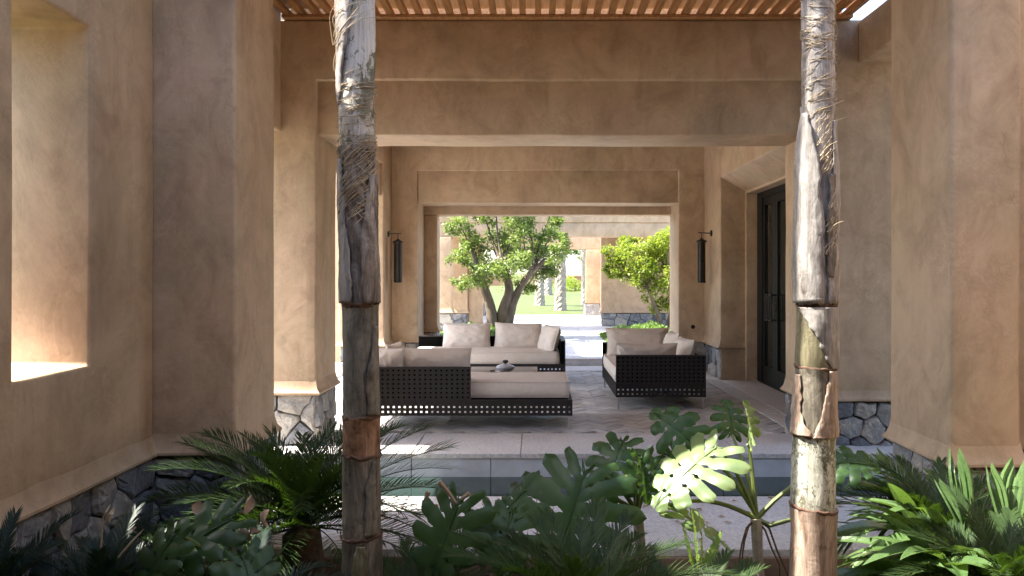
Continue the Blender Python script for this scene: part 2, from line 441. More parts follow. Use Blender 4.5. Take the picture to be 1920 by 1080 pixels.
def stones(parent, origin, u, n, W, H, size, seed, proud=0.035):
    """irregular rubble stones over a W x H face; every stone is its own child"""
    rng = random.Random(seed); u = Vector(u); n = Vector(n); v = Vector((0, 0, 1)); origin = Vector(origin)
    nu = max(1, round(W / size)); nv = max(1, round(H / (size * 0.72)))
    pts = []
    for j in range(nv):
        for i in range(nu):
            pts.append(((i + 0.5 + rng.uniform(-.38, .38) + (0.25 if j % 2 else -0.25) * (nu > 2)) * W / nu, (j + 0.5 + rng.uniform(-.36, .36)) * H / nv))
    for i, (a, b) in enumerate(pts):
        poly = [(0, 0), (W, 0), (W, H), (0, H)]
        for k, (c, d) in enumerate(pts):
            if k == i: continue
            poly = clip_poly(poly, (a + c) / 2, (b + d) / 2, c - a, d - b)
            if len(poly) < 3: break
        if len(poly) < 3: continue
        cx = sum(p[0] for p in poly) / len(poly); cy = sum(p[1] for p in poly) / len(poly)
        ring = []
        for q in range(len(poly)):                       # break each side twice so the outline is uneven
            p0, p1 = poly[q], poly[(q + 1) % len(poly)]; ln = math.dist(p0, p1)
            c0 = rng.uniform(.0, .05); ring.append((p0[0] + (p1[0] - p0[0]) * c0, p0[1] + (p1[1] - p0[1]) * c0))
            if ln > size * 0.25:
                for k in (rng.uniform(.3, .45), rng.uniform(.6, .8)):
                    jt = min(.014, ln * .06); ring.append((p0[0] + (p1[0] - p0[0]) * k + rng.uniform(-jt, jt), p0[1] + (p1[1] - p0[1]) * k + rng.uniform(-jt, jt)))
        rad = max(0.03, min(math.dist(p, (cx, cy)) for p in ring))
        s0 = max(0.7, 1 - rng.uniform(.002, .007) / rad); s1 = s0 - min(0.2, 0.008 / rad); s2 = s0 * rng.uniform(.45, .65)
        h = rng.uniform(0.25, 1.0) * proud; tx, ty = rng.uniform(-.10, .10), rng.uniform(-.10, .10)
        L = [(cx + (p[0] - cx) * s0, cy + (p[1] - cy) * s0, -0.012) for p in ring]
        L += [(cx + (p[0] - cx) * s0, cy + (p[1] - cy) * s0, h * .35) for p in ring]
        L += [(cx + (p[0] - cx) * s1, cy + (p[1] - cy) * s1, max(h * .3, h * .85 + (p[0] - cx) * tx + (p[1] - cy) * ty + rng.uniform(-.005, .004))) for p in ring]
        L += [(cx + (p[0] - cx) * s2, cy + (p[1] - cy) * s2, max(h * .3, h + (p[0] - cx) * tx + (p[1] - cy) * ty + rng.uniform(-.006, .007))) for p in ring]
        L.append((cx, cy, h + rng.uniform(-.003, .008)))
        m = len(ring); vs = [origin + u * p[0] + v * p[1] + n * p[2] for p in L]
        fs = []
        for k in range(m):
            k2 = (k + 1) % m
            fs += [(k, k2, m + k2, m + k), (m + k, m + k2, 2 * m + k2, 2 * m + k), (2 * m + k, 2 * m + k2, 3 * m + k2, 3 * m + k), (3 * m + k, 3 * m + k2, 4 * m)]
        if u.cross(v).dot(n) < 0: fs = [tuple(reversed(f)) for f in fs]
        c = origin + u * cx + v * cy
        mb = MB(); mb.add(vs, fs); mb.build('stone', M['stone'], parent, origin=c)


def flare(name, parent, x0, x1, y0, y1, z, out=0.038, m=None):
    """bell-cast drip moulding at the foot of the plaster, round a rectangular plan"""
    prof = [(0.13, -0.004), (0.08, 0.004), (0.04, 0.014), (0.02, 0.026), (0.008, out), (-0.006, out), (-0.015, out - 0.012), (-0.017, -0.01)]
    mb = MB(); o = 0
    for h, e in prof:
        mb.v += [(x0 - e, y0 - e, z + h), (x1 + e, y0 - e, z + h), (x1 + e, y1 + e, z + h), (x0 - e, y1 + e, z + h)]
    for i in range(len(prof) - 1):
        for k in range(4):
            k2 = (k + 1) % 4
            mb.f.append((i * 4 + k, (i + 1) * 4 + k, (i + 1) * 4 + k2, i * 4 + k2))
    mb.f.append((3, 2, 1, 0)); e = (len(prof) - 1) * 4; mb.f.append((e, e + 1, e + 2, e + 3))
    return wobble_mesh(mb.build(name, m or M['plaster'], parent))


def plinth(parent, x0, x1, y0, y1, z0, z1, faces, size=0.26, seed=1, proud=0.046, inset=0.012):
    """stone plinth: mortar core with a stone facing on the given sides (f front, l left, r right, b back)"""
    mb = MB(); mb.box(x0 + inset, x1 - inset, y0 + inset, y1 - inset, z0, z1)
    c = mb.build('plinth', M['mortar'], parent)
    H = z1 - z0 - 0.004
    if 'f' in faces: stones(c, (x0, y0, z0), (1, 0, 0), (0, -1, 0), x1 - x0, H, size, seed, proud)
    if 'r' in faces: stones(c, (x1, y0, z0), (0, 1, 0), (1, 0, 0), y1 - y0, H, size, seed + 1, proud)
    if 'l' in faces: stones(c, (x0, y1, z0), (0, -1, 0), (-1, 0, 0), y1 - y0, H, size, seed + 2, proud)
    if 'b' in faces: stones(c, (x1, y1, z0), (-1, 0, 0), (0, 1, 0), x1 - x0, H, size, seed + 3, proud)
    return c


def grid_wall(us, vs, holes, t0, t1, axis):
    """slab with rectangular openings; axis 'x': wall in the YZ plane between x=t0 and x=t1; 'y': in the XZ plane"""
    mb = MB(); idx = {}
    def vid(i, j, s):
        k = (i, j, s)
        if k not in idx:
            idx[k] = len(mb.v); t = t1 if s else t0
            mb.v.append((t, us[i], vs[j]) if axis == 'x' else (us[i], t, vs[j]))
        return idx[k]
    solid = lambda i, j: 0 <= i < len(us) - 1 and 0 <= j < len(vs) - 1 and (i, j) not in holes
    for i in range(len(us) - 1):
        for j in range(len(vs) - 1):
            if not solid(i, j): continue
            for s in (0, 1):
                mb.f.append((vid(i, j, s), vid(i + 1, j, s), vid(i + 1, j + 1, s), vid(i, j + 1, s)))
            for (di, dj, a, b) in ((-1, 0, (i, j), (i, j + 1)), (1, 0, (i + 1, j), (i + 1, j + 1)), (0, -1, (i, j), (i + 1, j)), (0, 1, (i, j + 1), (i + 1, j + 1))):
                if not solid(i + di, j + dj):
                    mb.f.append((vid(*a, 0), vid(*b, 0), vid(*b, 1), vid(*a, 1)))
    return mb


PL = M['plaster']
ZL, ZR = 0.464, 0.403                      # foot of the plaster on the left and on the right side

# ------------------------------------------------------------------ ground, paving, water
def sheet(name, mat_, x0, x1, y0, y1, z, kind='structure', nx=1, ny=1, amp=0.0, zf=None):
    mb = MB()
    for j in range(ny + 1):
        for i in range(nx + 1):
            x = x0 + (x1 - x0) * i / nx; y = y0 + (y1 - y0) * j / ny
            h = z + (zf(x, y) if zf else 0)
            if amp: h += amp * noise.noise(Vector((x * 2.3, y * 2.3, 1.7))) + amp * .6 * noise.noise(Vector((x * 7, y * 7, 4)))
            mb.v.append((x, y, h))
    for j in range(ny):
        for i in range(nx):
            a = j * (nx + 1) + i; mb.f.append((a, a + 1, a + nx + 2, a + nx + 1))
    o = mb.build(name, mat_, None, smooth=bool(amp or zf), angle=0)
    return tag(o, kind=kind)


sheet('ground', M['gravel'], -900, 900, -900, 900, -0.62)
sheet('garden_soil', M['soil'], -2.24, 2.9, -3, 4.86, -0.42, nx=50, ny=70, amp=0.035)


def slabs(parent, x0, x1, y0, y1, ztop, nx, ny, th, seed, gap=0.006, mat_=None, stagger=False):
    rng = random.Random(seed); cache = {}
    dy = (y1 - y0) / ny
    for j in range(ny):
        dx = (x1 - x0) / nx; off = -dx * 0.5 if (stagger and j % 2) else 0.0
        i = 0; x = x0 + off
        while x < x1 - 1e-4:
            a = max(x, x0); b = min(x + dx, x1)
            w = b - a - gap; d = dy - gap
            if w > 0.05:
                key = (round(w, 4), round(d, 4))
                if key not in cache:
                    mb = MB(); mb.box(-w / 2, w / 2, -d / 2, d / 2, -th, 0)
                    me = bpy.data.meshes.new('slab'); me.from_pydata(mb.v, [], mb.f)
                    bm = bmesh.new(); bm.from_mesh(me)
                    ed = [e for e in bm.edges if all(v.co.z > -1e-6 for v in e.verts)]
                    bmesh.ops.bevel(bm, geom=ed, offset=0.005, segments=1, affect='EDGES'); bm.to_mesh(me); bm.free()
                    me.materials.append(mat_ or M['paving']); cache[key] = me
                o = put('slab', cache[key], None, parent, (( a + b) / 2, y0 + (j + .5) * dy, ztop + rng.uniform(-.002, .002)))
                o.rotation_euler = (rng.uniform(-.001, .001), rng.uniform(-.001, .001), 0)
            x += dx


# terrace: bedding block, large border slabs with a nosing, herringbone brick field, threshold strip along the right wall
EDGE = 6.745
mb = MB(); mb.box(-2.93, 3.55, EDGE + 0.03, 13.32, -0.45, -0.032)
terrace = tag(mb.build('terrace_floor', M['joint'], None), kind='structure')
slabs(terrace, -2.90, 2.66, EDGE, 7.62, 0.0, 6, 1, 0.04, 3)
slabs(terrace, 2.668, 3.50, EDGE, 7.62, 0.0, 1, 1, 0.04, 4)
slabs(terrace, 2.48, 2.70, 7.70, 12.58, 0.001, 1, 5, 0.03, 5)
slabs(terrace, 2.706, 3.19, 8.44, 11.49, 0.004, 1, 3, 0.04, 6)
slabs(terrace, -2.90, -2.27, 7.70, 12.58, 0.001, 1, 5, 0.03, 7)
slabs(terrace, -1.85, 2.26, 12.62, 13.33, 0.0, 4, 1, 0.03, 8)


def herringbone(x0, x1, y0, y1, w, l, ang, z):
    rng = random.Random(9); mb = MB(); ca, sa = math.cos(ang), math.sin(ang); g = 0.0045
    cx, cy = (x0 + x1) / 2, (y0 + y1) / 2; n = int(9 / w)
    k = round(l / w)
    def brick(ax, ay, bx_, by_):
        m = ((ax + bx_) / 2, (ay + by_) / 2)
        wx = cx + m[0] * ca - m[1] * sa; wy = cy + m[0] * sa + m[1] * ca
        if not (x0 + .03 < wx < x1 - .03 and y0 + .03 < wy < y1 - .03): return
        h = rng.uniform(-.0025, .0025); t1, t2 = rng.uniform(-.012, .012), rng.uniform(-.012, .012)
        vs = []
        for zz, e in ((-.02, g / 2), (-.003, g / 2), (0, g / 2 + .003)):
            for (px, py) in ((ax + e, ay + e), (bx_ - e, ay + e), (bx_ - e, by_ - e), (ax + e, by_ - e)):
                x = cx + px * ca - py * sa; y = cy + px * sa + py * ca
                x = min(max(x, x0), x1); y = min(max(y, y0), y1)
                vs.append((x, y, z + zz + h + (px - m[0]) * t1 + (py - m[1]) * t2))
        mb.add(vs, [(8, 9, 10, 11)] + [(r * 4 + i, r * 4 + (i + 1) % 4, r * 4 + 4 + (i + 1) % 4, r * 4 + 4 + i) for r in (0, 1) for i in range(4)])
    N = int(6.0 / w)
    # classic herringbone cell: horizontal brick at (i, j) when (i - j) mod 2k == 0, vertical when == k ... stepping by one width
    for i in range(-N, N):
        for j in range(-N, N):
            r = (i - j) % (2 * k)
            if r == 0: brick(i * w, j * w, (i + k) * w, (j + 1) * w)
            elif r == 2 * k - 1: brick(i * w, j * w, (i + 1) * w, (j + k) * w)
    return mb


hb = herringbone(-2.26, 2.475, 7.625, 12.60, 0.075, 0.225, R(45), 0.0).build('brick_paving', M['tile'], terrace)
hb['kind'] = 'stuff'

# riser panels of the terrace edge
for i, (a, b) in enumerate([(-2.9, -2.05), (-2.05, -1.05), (-1.05, -0.375), (-0.375, 0.62), (0.62, 1.6), (1.6, 2.6), (2.6, 3.5)]):
    bx('riser_panel', M['riser'], terrace, a + .004, b - .004, EDGE + 0.02, EDGE + 0.045, -0.44, -0.042, 0.003, 1)

# water channel between the terrace and the lower paving
w = sheet('water_channel', M['water'], -1.74, 2.9, 6.05, EDGE + 0.025, -0.205)
mb = MB(); mb.box(-2.93, 2.95, 4.88, 6.05, -0.6, -0.214)
lower = tag(mb.build('lower_paving', M['joint'], None), kind='structure')
slabs(lower, -2.9, 2.93, 4.875, 6.055, -0.17, 6, 1, 0.045, 11)
bx('kerb_face', M['kerb'], lower, -1.73, 2.42, 4.845, 4.879, -0.6, -0.215, 0.004, 1)
# outer paving on the sunny left side
mb = MB(); mb.box(-9.0, -2.94, 5.0, 18.0, -0.6, -0.034)
outer = tag(mb.build('side_paving', M['joint'], None), kind='structure')
slabs(outer, -8.9, -2.945, 5.1, 17.9, 0.0, 6, 12, 0.034, 12)
sheet('added_side_lawn', M['grass'], -12.0, -2.88, -6.0, 5.0, -0.2, nx=20, ny=24, amp=0.03)  # unseen grass added to cut sunlight bouncing into the window recess

# courtyard paving, 12 cm higher, up to the lawn
CZ = 0.12
mb = MB(); mb.box(-2.9, 6.2, 13.36, 28.6, -0.5, CZ - 0.035)
court = tag(mb.build('courtyard_paving', M['joint'], None), kind='structure')
slabs(court, -2.88, 6.18, 13.345, 28.55, CZ, 9, 15, 0.035, 13)
bx('step_riser', M['riser'], court, -1.84, 2.26, 13.337, 13.36, -0.031, CZ - 0.037, 0.003, 1)

LZ = lambda x, y: max(0, (y - 29)) * 0.0105 + 0.25 * noise.noise(Vector((x * .08, y * .08, 0))) * min(1, max(0, (y - 30) / 15))
sheet('lawn', M['grass'], -40, 40, 28.6, 110, 0.09, nx=60, ny=60, zf=LZ)

# ------------------------------------------------------------------ near left: wall with window, pilaster
TOPL = 4.25
ww = thing('window_wall', 'brown plaster side wall with a deep window opening at the left edge', 'wall', (-2.48, 2.3, -0.45))
grid_wall([-3.0, 3.41, 4.0, 4.659], [ZL, 1.05, 2.75, TOPL], {(1, 1)}, -2.90, -2.23, 'x').build('wall', PL, ww, bevel=0.02); wobble_mesh([c for c in ww.children if c.name.startswith('wall')][0])
flare('moulding', ww, -2.90, -2.23, -3.0, 4.65, ZL)
plinth(ww, -2.71, -2.25, 1.2, 4.655, -0.5, ZL - 0.016, 'r', 0.21, 21)
lp = thing('pilaster', 'wide shaded plaster pilaster between the window wall and the left garden opening', 'pilaster', (-2.0, 5.0, -0.45))
bx('shaft', PL, lp, -2.93, -1.75, 4.66, 5.35, ZL, TOPL, 0.022)
flare('moulding', lp, -2.93, -1.75, 4.66, 5.35, ZL + 0.003)
plinth(lp, -2.91, -1.775, 4.685, 5.33, -0.5, ZL - 0.016, 'fr', 0.20, 31)
# unseen pier behind the pilaster, added to trim the sun on the lower paving
op = thing('sun_trim_pier', 'added plaster pier hidden behind the left pilaster, trimming the sun patch', 'pier', (-2.9, 5.5, 0))
bx('shaft', PL, op, -3.3, -2.55, 5.355, 5.62, 0.0, 3.9, 0.02)

# ------------------------------------------------------------------ near right pillar and the strip of wall beside it
rp = thing('pillar', 'tall pale plaster pillar at the right edge above the strap-leaved plants', 'pillar', (2.63, 5.0, -0.45))
bx('shaft', PL, rp, 2.43, 2.84, 4.65, 5.45, ZR, 3.79, 0.022)
flare('moulding', rp, 2.43, 2.84, 4.65, 5.45, ZR)
plinth(rp, 2.452, 2.82, 4.675, 5.43, -0.5, ZR - 0.016, 'fl', 0.20, 41)
rw = thing('return_wall', 'narrow strip of shaded plaster wall at the extreme right edge', 'wall', (3.6, 5.2, -0.45))
bx('shaft', PL, rw, 2.842, 4.6, 5.0, 5.44, ZR + .002, 3.78, 0.02)
plinth(rw, 2.845, 4.6, 5.02, 5.43, -0.5, ZR - 0.014, 'f', 0.26, 45)

# ------------------------------------------------------------------ unseen additions round the planted court that shape its light
cw = thing('bounce_wall', 'plaster wall added outside the picture to bounce light into the planted court', 'wall', (3.9, 1, -0.45))
bx('wall', PL, cw, 3.7, 4.1, -3.0, 4.99, -0.5, 4.6, 0.02)  # added to throw warm sunlight back on the left wall
gy = thing('sky_screen', 'covered gallery behind the planted court', 'sky_screen', (0.5, -1.5, -0.45))
bx('back_wall', PL, gy, -2.73, 4.1, -3.4, -3.01, -0.5, 4.4, 0.02)
bx('ceiling', PL, gy, -2.2, 3.69, -3.0, 1.1, 3.7, 4.0, 0.02)  # added to keep sky light off the foreground

# ------------------------------------------------------------------ front portal of the pavilion
Y0, Y1 = 7.06, 7.74
pt = thing('front_portal', 'broad plaster portal with stepped lintel framing the lounge terrace', 'portal', (0.2, 7.3, 0))
wobble_mesh(grid_wall([-2.94, -1.935, 2.43, 3.75], [ZL, 3.24, 3.775], {(1, 0)}, Y0, Y1, 'y').build('portal_frame', PL, pt, bevel=0.018))
flare('moulding', pt, -2.94, -1.935, Y0, Y1, ZL)
plinth(pt, -2.92, -1.955, Y0 + .02, Y1 - .02, 0.0, ZL - 0.016, 'fr', 0.24, 51)
bx('pillar_foot', PL, pt, 2.43, 3.75, Y0 + .001, Y1 - .001, ZR, ZL - .001, 0)
flare('moulding', pt, 2.43, 3.75, Y0 + .004, Y1, ZR)
plinth(pt, 2.452, 3.73, Y0 + .026, Y1 - .02, -0.5, ZR - 0.016, 'fl', 0.23, 55)
bx('recessed_lintel', PL, pt, -1.97, 2.465, Y0 + 0.05, Y1 - .006, 2.758, 3.29, 0.015)
sb = thing('side_beam', 'plaster beam above the sunlit gap between left pilaster and front portal', 'beam', (-2.6, 6.2, 2.78))
bx('beam', PL, sb, -2.94, -2.246, 5.352, 7.058, 2.78, TOPL, 0.02)
sb2 = thing('side_beam', 'short plaster beam high up between right pillar and front portal', 'beam', (3.2, 6.2, 3.39))
bx('beam', PL, sb2, 2.865, 3.6, 5.452, 7.058, 3.39, 3.76, 0.02)

# ------------------------------------------------------------------ pavilion: left colonnade, right wall with door niche, back portal, roof
lc = thing('side_colonnade', 'plaster beam and end pier along the open left side of the lounge', 'colonnade', (-2.6, 10, 0))
bx('upper_beam', PL, lc, -2.94, -2.26, Y1 + .002, 11.9, 3.19, 3.75, 0.015)
bx('lower_beam', PL, lc, -3.10, -2.31, Y1 + .002, 11.9, 2.70, 3.23, 0.015)
bx('pier', PL, lc, -2.94, -2.262, 11.902, 12.598, ZL, 3.75, 0.02)
flare('moulding', lc, -2.94, -2.262, 11.902, 12.60, ZL)
plinth(lc, -2.92, -2.285, 11.925, 12.59, 0.0, ZL - 0.016, 'fr', 0.28, 61)

dw = thing('door_wall', 'plaster wall on the right of the lounge with a splayed door niche', 'wall', (2.9, 10, 0))
bx('wall', PL, dw, 2.675, 3.55, Y1 + .002, 8.43, ZL, 3.75, 0.02)
bx('wall', PL, dw, 2.675, 3.55, 11.50, 12.598, ZL, 3.75, 0.02)
flare('moulding', dw, 2.675, 3.55, 11.505, 12.60, ZL)
plinth(dw, 2.70, 3.54, 11.52, 12.58, 0.0, ZL - 0.016, 'l', 0.26, 65)
bx('jamb_foot', PL, dw, 2.692, 3.55, 11.502, 11.519, 0.0, ZL - 0.01, 0)
plinth(dw, 2.70, 3.54, Y1 + .01, 8.41, 0.0, ZL - 0.016, 'lb', 0.26, 67)
mb = MB()       # head of the niche: slopes down towards the door
pr = [(2.675, 2.925), (3.04, 2.72), (3.04, 2.69), (3.55, 2.69), (3.55, 3.749), (2.675, 3.749)]
for y in (8.432, 11.498): mb.v += [(x, y, z) for x, z in pr]
mb.f += [(0, 1, 2, 3, 4, 5), (11, 10, 9, 8, 7, 6)] + [(i, i + 6, (i + 1) % 6 + 6, (i + 1) % 6) for i in range(6)]
wobble_mesh(mb.build('niche_head', PL, dw, bevel=0.01))
bx('inner_jamb', PL, dw, 3.035, 3.54, 11.44, 11.499, 0.0, 2.689, 0.008)
bx('inner_jamb', PL, dw, 3.035, 3.54, 8.431, 8.49, 0.0, 2.689, 0.008)
room = thing('dim_room', 'dark room glimpsed behind the glass doors', 'room', (5, 10, 0))
grey = simple('dim_room_wall', (0.22, 0.21, 0.19), 0.9, var=0.1)
bx('back_wall', grey, room, 7.0, 7.1, 7.8, 12.5, 0, 3, 0); bx('room_floor', grey, room, 3.56, 7.0, 7.8, 12.5, -0.05, 0.0, 0)
bx('room_ceiling', grey, room, 3.56, 7.0, 7.8, 12.5, 3.0, 3.05, 0); bx('end_wall', grey, room, 3.56, 7.0, 12.5, 12.6, 0, 3, 0); bx('end_wall', grey, room, 3.56, 7.0, 7.7, 7.8, 0, 3, 0)

bp = thing('back_portal', 'inner plaster portal with recessed lintel at the back of the lounge', 'portal', (0.2, 12.9, 0))
B0, B1 = 12.60, 13.34
wobble_mesh(grid_wall([-2.94, -1.857, 2.27, 3.55], [ZL, 3.17, 3.75], {(1, 0)}, B0, B1, 'y').build('portal_frame', PL, bp, bevel=0.016))
flare('moulding', bp, -2.94, -1.857, B0, B1, ZL + .003)
plinth(bp, -2.92, -1.88, B0 + .02, B1 - .02, 0, ZL - 0.014, 'fr', 0.28, 71)
flare('moulding', bp, 2.27, 3.55, B0, B1, ZL + .003)
plinth(bp, 2.293, 3.53, B0 + .02, B1 - .02, 0, ZL - 0.014, 'fl', 0.28, 75)
bx('recessed_lintel', PL, bp, -1.89, 2.30, B0 + .05, B1 - .006, 2.665, 3.22, 0.012)
rf = thing('rear_frame', 'narrow plaster frame just behind the back portal, facing the courtyard', 'portal', (0, 13.5, 0.12))
bx('column', PL, rf, -2.5, -1.635, 13.346, 13.70, CZ + ZL, 2.526, 0.018)
flare('moulding', rf, -2.5, -1.635, 13.36, 13.70, CZ + ZL)
plinth(rf, -2.48, -1.66, 13.37, 13.68, CZ, CZ + ZL - .016, 'fr', 0.28, 81)
bx('column', PL, rf, 2.315, 3.2, 13.346, 13.70, CZ, 2.526, 0.018)
bx('beam', PL, rf, -2.5, 3.2, 13.346, 13.70, 2.527, 3.5, 0.015)
rfx = thing('pavilion_roof', 'flat roof slab covering the lounge terrace', 'roof', (0.2, 10, 3.75))
bx('slab', PL, rfx, -2.94, 3.75, 7.702, 13.34, 3.752, 3.95, 0.02)
bx('parapet', PL, rfx, -2.94, -2.7, 7.06, 13.9, 3.955, 5.07, 0.02)
sw = thing('side_wing', 'plain plaster wing along the left of the courtyard', 'wing', (-3.5, 15, 0))
bx('wall', PL, sw, -4.4, -2.76, 13.92, 16.6, 0.0, 5.07, 0.02)

# ------------------------------------------------------------------ far side of the courtyard
fc = thing('far_colonnade', 'sunlit plaster colonnade with stepped beam on the far side of the courtyard', 'colonnade', (0, 20.2, CZ))
bx('pillar', PL, fc, -2.52, -2.10, 20.0, 20.5, CZ + ZL, 2.49, 0.018)
flare('moulding', fc, -2.52, -2.10, 20.0, 20.5, CZ + ZL)
plinth(fc, -2.5, -2.12, 20.02, 20.48, CZ, CZ + ZL - .016, 'fr', 0.3, 91)
bx('pillar', PL, fc, 4.6, 5.0, 20.0, 20.5, CZ, 2.49, 0.018)
bx('lower_beam', PL, fc, -4.0, 6.2, 20.03, 20.5, 2.492, 2.85, 0.015)
bx('upper_beam', PL, fc, -4.0, 6.2, 20.0, 20.52, 2.851, 3.5, 0.015)
bx('roof', PL, fc, -4.0, 6.2, 20.525, 22.3, 3.1, 3.4, 0.015)
fw = thing('far_wall', 'shaded plaster wall with slate base to the right of the far gateway', 'wall', (3.9, 22.2, CZ))
bx('wall', PL, fw, 1.84, 6.2, 22.0, 22.4, 0.50, 3.4, 0.018)
flare('moulding', fw, 1.84, 6.2, 22.0, 22.4, 0.50)
plinth(fw, 1.86, 6.18, 22.02, 22.38, CZ, 0.484, 'fl', 0.33, 95)
fw2 = thing('far_wall', 'shaded plaster wall with slate base left of the far gateway, behind the tree', 'wall', (-2.4, 22.2, CZ))
bx('wall', PL, fw2, -4.0, -1.86, 22.0, 22.4, 0.50, 3.4, 0.018)
flare('moulding', fw2, -4.0, -1.86, 22.0, 22.4, 0.50)
plinth(fw2, -3.98, -1.88, 22.02, 22.38, CZ, 0.484, 'fr', 0.33, 99)
bx('jamb', PL, fw2, -1.858, -1.45, 22.1, 22.4, 0.12, 3.4, 0.018)
fg = thing('garden_gateway', 'distant plaster gateway opening on to the lawn with palms', 'gateway', (0, 28, CZ))
bx('pillar', PL, fg, 1.77, 2.6, 27.8, 28.4, CZ + .42, 2.45, 0.018)
bx('pillar', PL, fg, -3.0, -1.8, 27.8, 28.4, CZ + .42, 2.45, 0.018)
plinth(fg, 1.75, 2.62, 27.78, 28.42, CZ, CZ + .418, 'fl', 0.4, 103)
plinth(fg, -3.02, -1.78, 27.78, 28.42, CZ, CZ + .418, 'fr', 0.4, 107)
bx('lintel', PL, fg, -3.0, 2.6, 27.8, 28.4, 2.452, 3.3, 0.018)
bx('passage_wall', PL, fg, 2.602, 2.9, 22.42, 28.4, CZ, 3.2, 0.018)
bx('passage_wall', PL, fg, -3.3, -3.005, 22.42, 28.4, CZ, 3.2, 0.018)

# ------------------------------------------------------------------ pergola over the planted court
pg = thing('pergola', 'cedar slat pergola with a reed covering over the planted court', 'pergola', (0.2, 5.5, 3.78))
bx('ledger', M['wood'], pg, -2.23, 2.80, 7.0, 7.10, 3.776, 3.806, 0.004, 1)
bx('ledger', M['wood'], pg, -2.23, 2.80, 3.95, 4.07, 3.70, 3.806, 0.004, 1)
mb = MB(); mb.box(-0.027, 0.027, -1.70, 1.70, 0, 0.055)
sl = None
x = -2.20; rng = random.Random(5)
while x < 2.80:
    if sl is None:
        sl = mb.build('slat', M['wood'], pg, bevel=0.003, seg=1); me_sl = sl.data
        o = sl
    else:
        o = put('slat', me_sl, None, pg)
    o.location = Vector((x + rng.uniform(-.006, .006), 5.62, 3.808)) - Vector(pg.location)
    o.rotation_euler = (0, 0, rng.uniform(-.0015, .0015))
    x += 0.131
for yy in (4.2, 5.3, 6.4): bx('batten', M['wood'], pg, -2.2, 2.8, yy - .02, yy + .02, 3.865, 3.904, 0)
bx('blocking', M['wood'], pg, -2.23, 2.80, 7.26, 7.29, 3.808, 4.15, 0)
rm = bx('reed_mat', M['reed'], pg, -2.24, 2.84, 3.92, 7.16, 3.905, 3.92, 0)

# ------------------------------------------------------------------ doors, lanterns, socket
dd = thing('glazed_door', 'tall black steel glazed door set in the niche beside the armless sofa', 'door', (3.2, 10, 0.01))
bx('frame_post', M['black'], dd, 3.19, 3.27, 11.20, 11.438, 0.01, 2.688, 0.004, 1)
bx('frame_post', M['black'], dd, 3.19, 3.27, 8.492, 8.60, 0.01, 2.688, 0.004, 1)
bx('frame_head', M['black'], dd, 3.19, 3.27, 8.601, 11.199, 2.60, 2.687, 0.004, 1)
bx('threshold', M['black'], dd, 3.19, 3.27, 8.601, 11.199, 0.006, 0.03, 0)
lv = [11.195, 10.62, 9.93, 9.27, 8.605]
for i in range(4):
    y1, y0 = lv[i] - .003, lv[i + 1] + .003
    lf = thing('x', None, None); bpy.data.objects.remove(lf)
    m_ = MB(); s = 0.09
    m_.box(3.205, 3.255, y0, y0 + s, 0.032, 2.597); m_.box(3.205, 3.255, y1 - s, y1, 0.032, 2.597)
    m_.box(3.205, 3.255, y0 + s, y1 - s, 2.49, 2.597); m_.box(3.205, 3.255, y0 + s, y1 - s, 0.032, 0.25)
    leaf = m_.build('leaf', M['black'], dd)
    bx('pane', M['glass'], leaf, 3.226, 3.234, y0 + s, y1 - s, 0.25, 2.49, 0)
    if i in (0, 1):
        yc = (y0 + .03) if i == 0 else (y1 - .03)
        yo = yc + (.085 if i == 0 else -.085)
        h = MB()
        for zz in (0.91, 1.25): h.tube([(3.205, yc, zz), (3.11, yc, zz), (3.11, yo, zz)], 0.011, 6)
        h.tube([(3.11, yo, 0.90), (3.11, yo, 1.26)], 0.012, 6); h.tube([(3.11, yc, 0.90), (3.11, yc, 1.26)], 0.010, 6)
        h.build('handle', M['iron'], leaf, smooth=True)
        bx('lock_plate', M['iron'], leaf, 3.19, 3.2045, yc - .02, yc + .02, 1.02, 1.14, 0.002, 1)


def lantern(wx, side, label, y=12.15):
    c = wx - side * 0.155
    L = thing('wall_lantern', label, 'lantern', (c, y, 1.5))
    b = MB(); zt = 2.15
    b.tube([(wx - side * 0.01, y, zt), (c - side * 0.05, y, zt + 0.01)], 0.008, 6)
    b.tube([(c, y, zt), (c, y, zt - 0.09)], 0.006, 6); b.build('bracket', M['iron'], L, smooth=True)
    p = MB(); p.tube([(wx - side * 0.001, y, zt), (wx - side * 0.02, y, zt)], 0.045, 14); p.build('wall_plate', M['iron'], L)
    t = MB(); t.lathe([(0.05, 1.40), (0.062, 1.402), (0.064, 1.42), (0.058, 1.43), (0.058, 2.0), (0.064, 2.005), (0.064, 2.02), (0.03, 2.03)], (c, y, 0), 20)
    t.build('tube', M['iron'], L, smooth=True)
    k = MB(); k.lathe([(0.085, 2.018), (0.088, 2.026), (0.06, 2.045), (0.02, 2.065), (0.012, 2.08)], (c, y, 0), 20); k.build('cap', M['iron'], L, smooth=True)
    for q in range(6):
        an = 2 * math.pi * q / 6 + .3
        r = MB(); r.tube([(c + .06 * math.cos(an), y + .06 * math.sin(an), 1.42), (c + .06 * math.cos(an), y + .06 * math.sin(an), 2.01)], 0.005, 4); r.build('rib', M['iron'], L)


lantern(-2.262, -1, 'tube lantern on the left pier by the sunny side opening', 12.25)
lantern(2.675, 1, 'tube lantern on the right wall beside the door niche', 12.05)
so = thing('wall_socket', 'small dark socket on the right pier behind the two-seat sofa', 'socket', (2.5, 12.59, 0.70))
m_ = MB(); m_.tube([(2.5, 12.60, 0.70), (2.5, 12.588, 0.70)], 0.032, 16); m_.build('plate', M['black'], so)
m_ = MB(); m_.tube([(2.5, 12.588, 0.70), (2.5, 12.584, 0.70)], 0.012, 10); m_.build('dial', M['iron'], so)

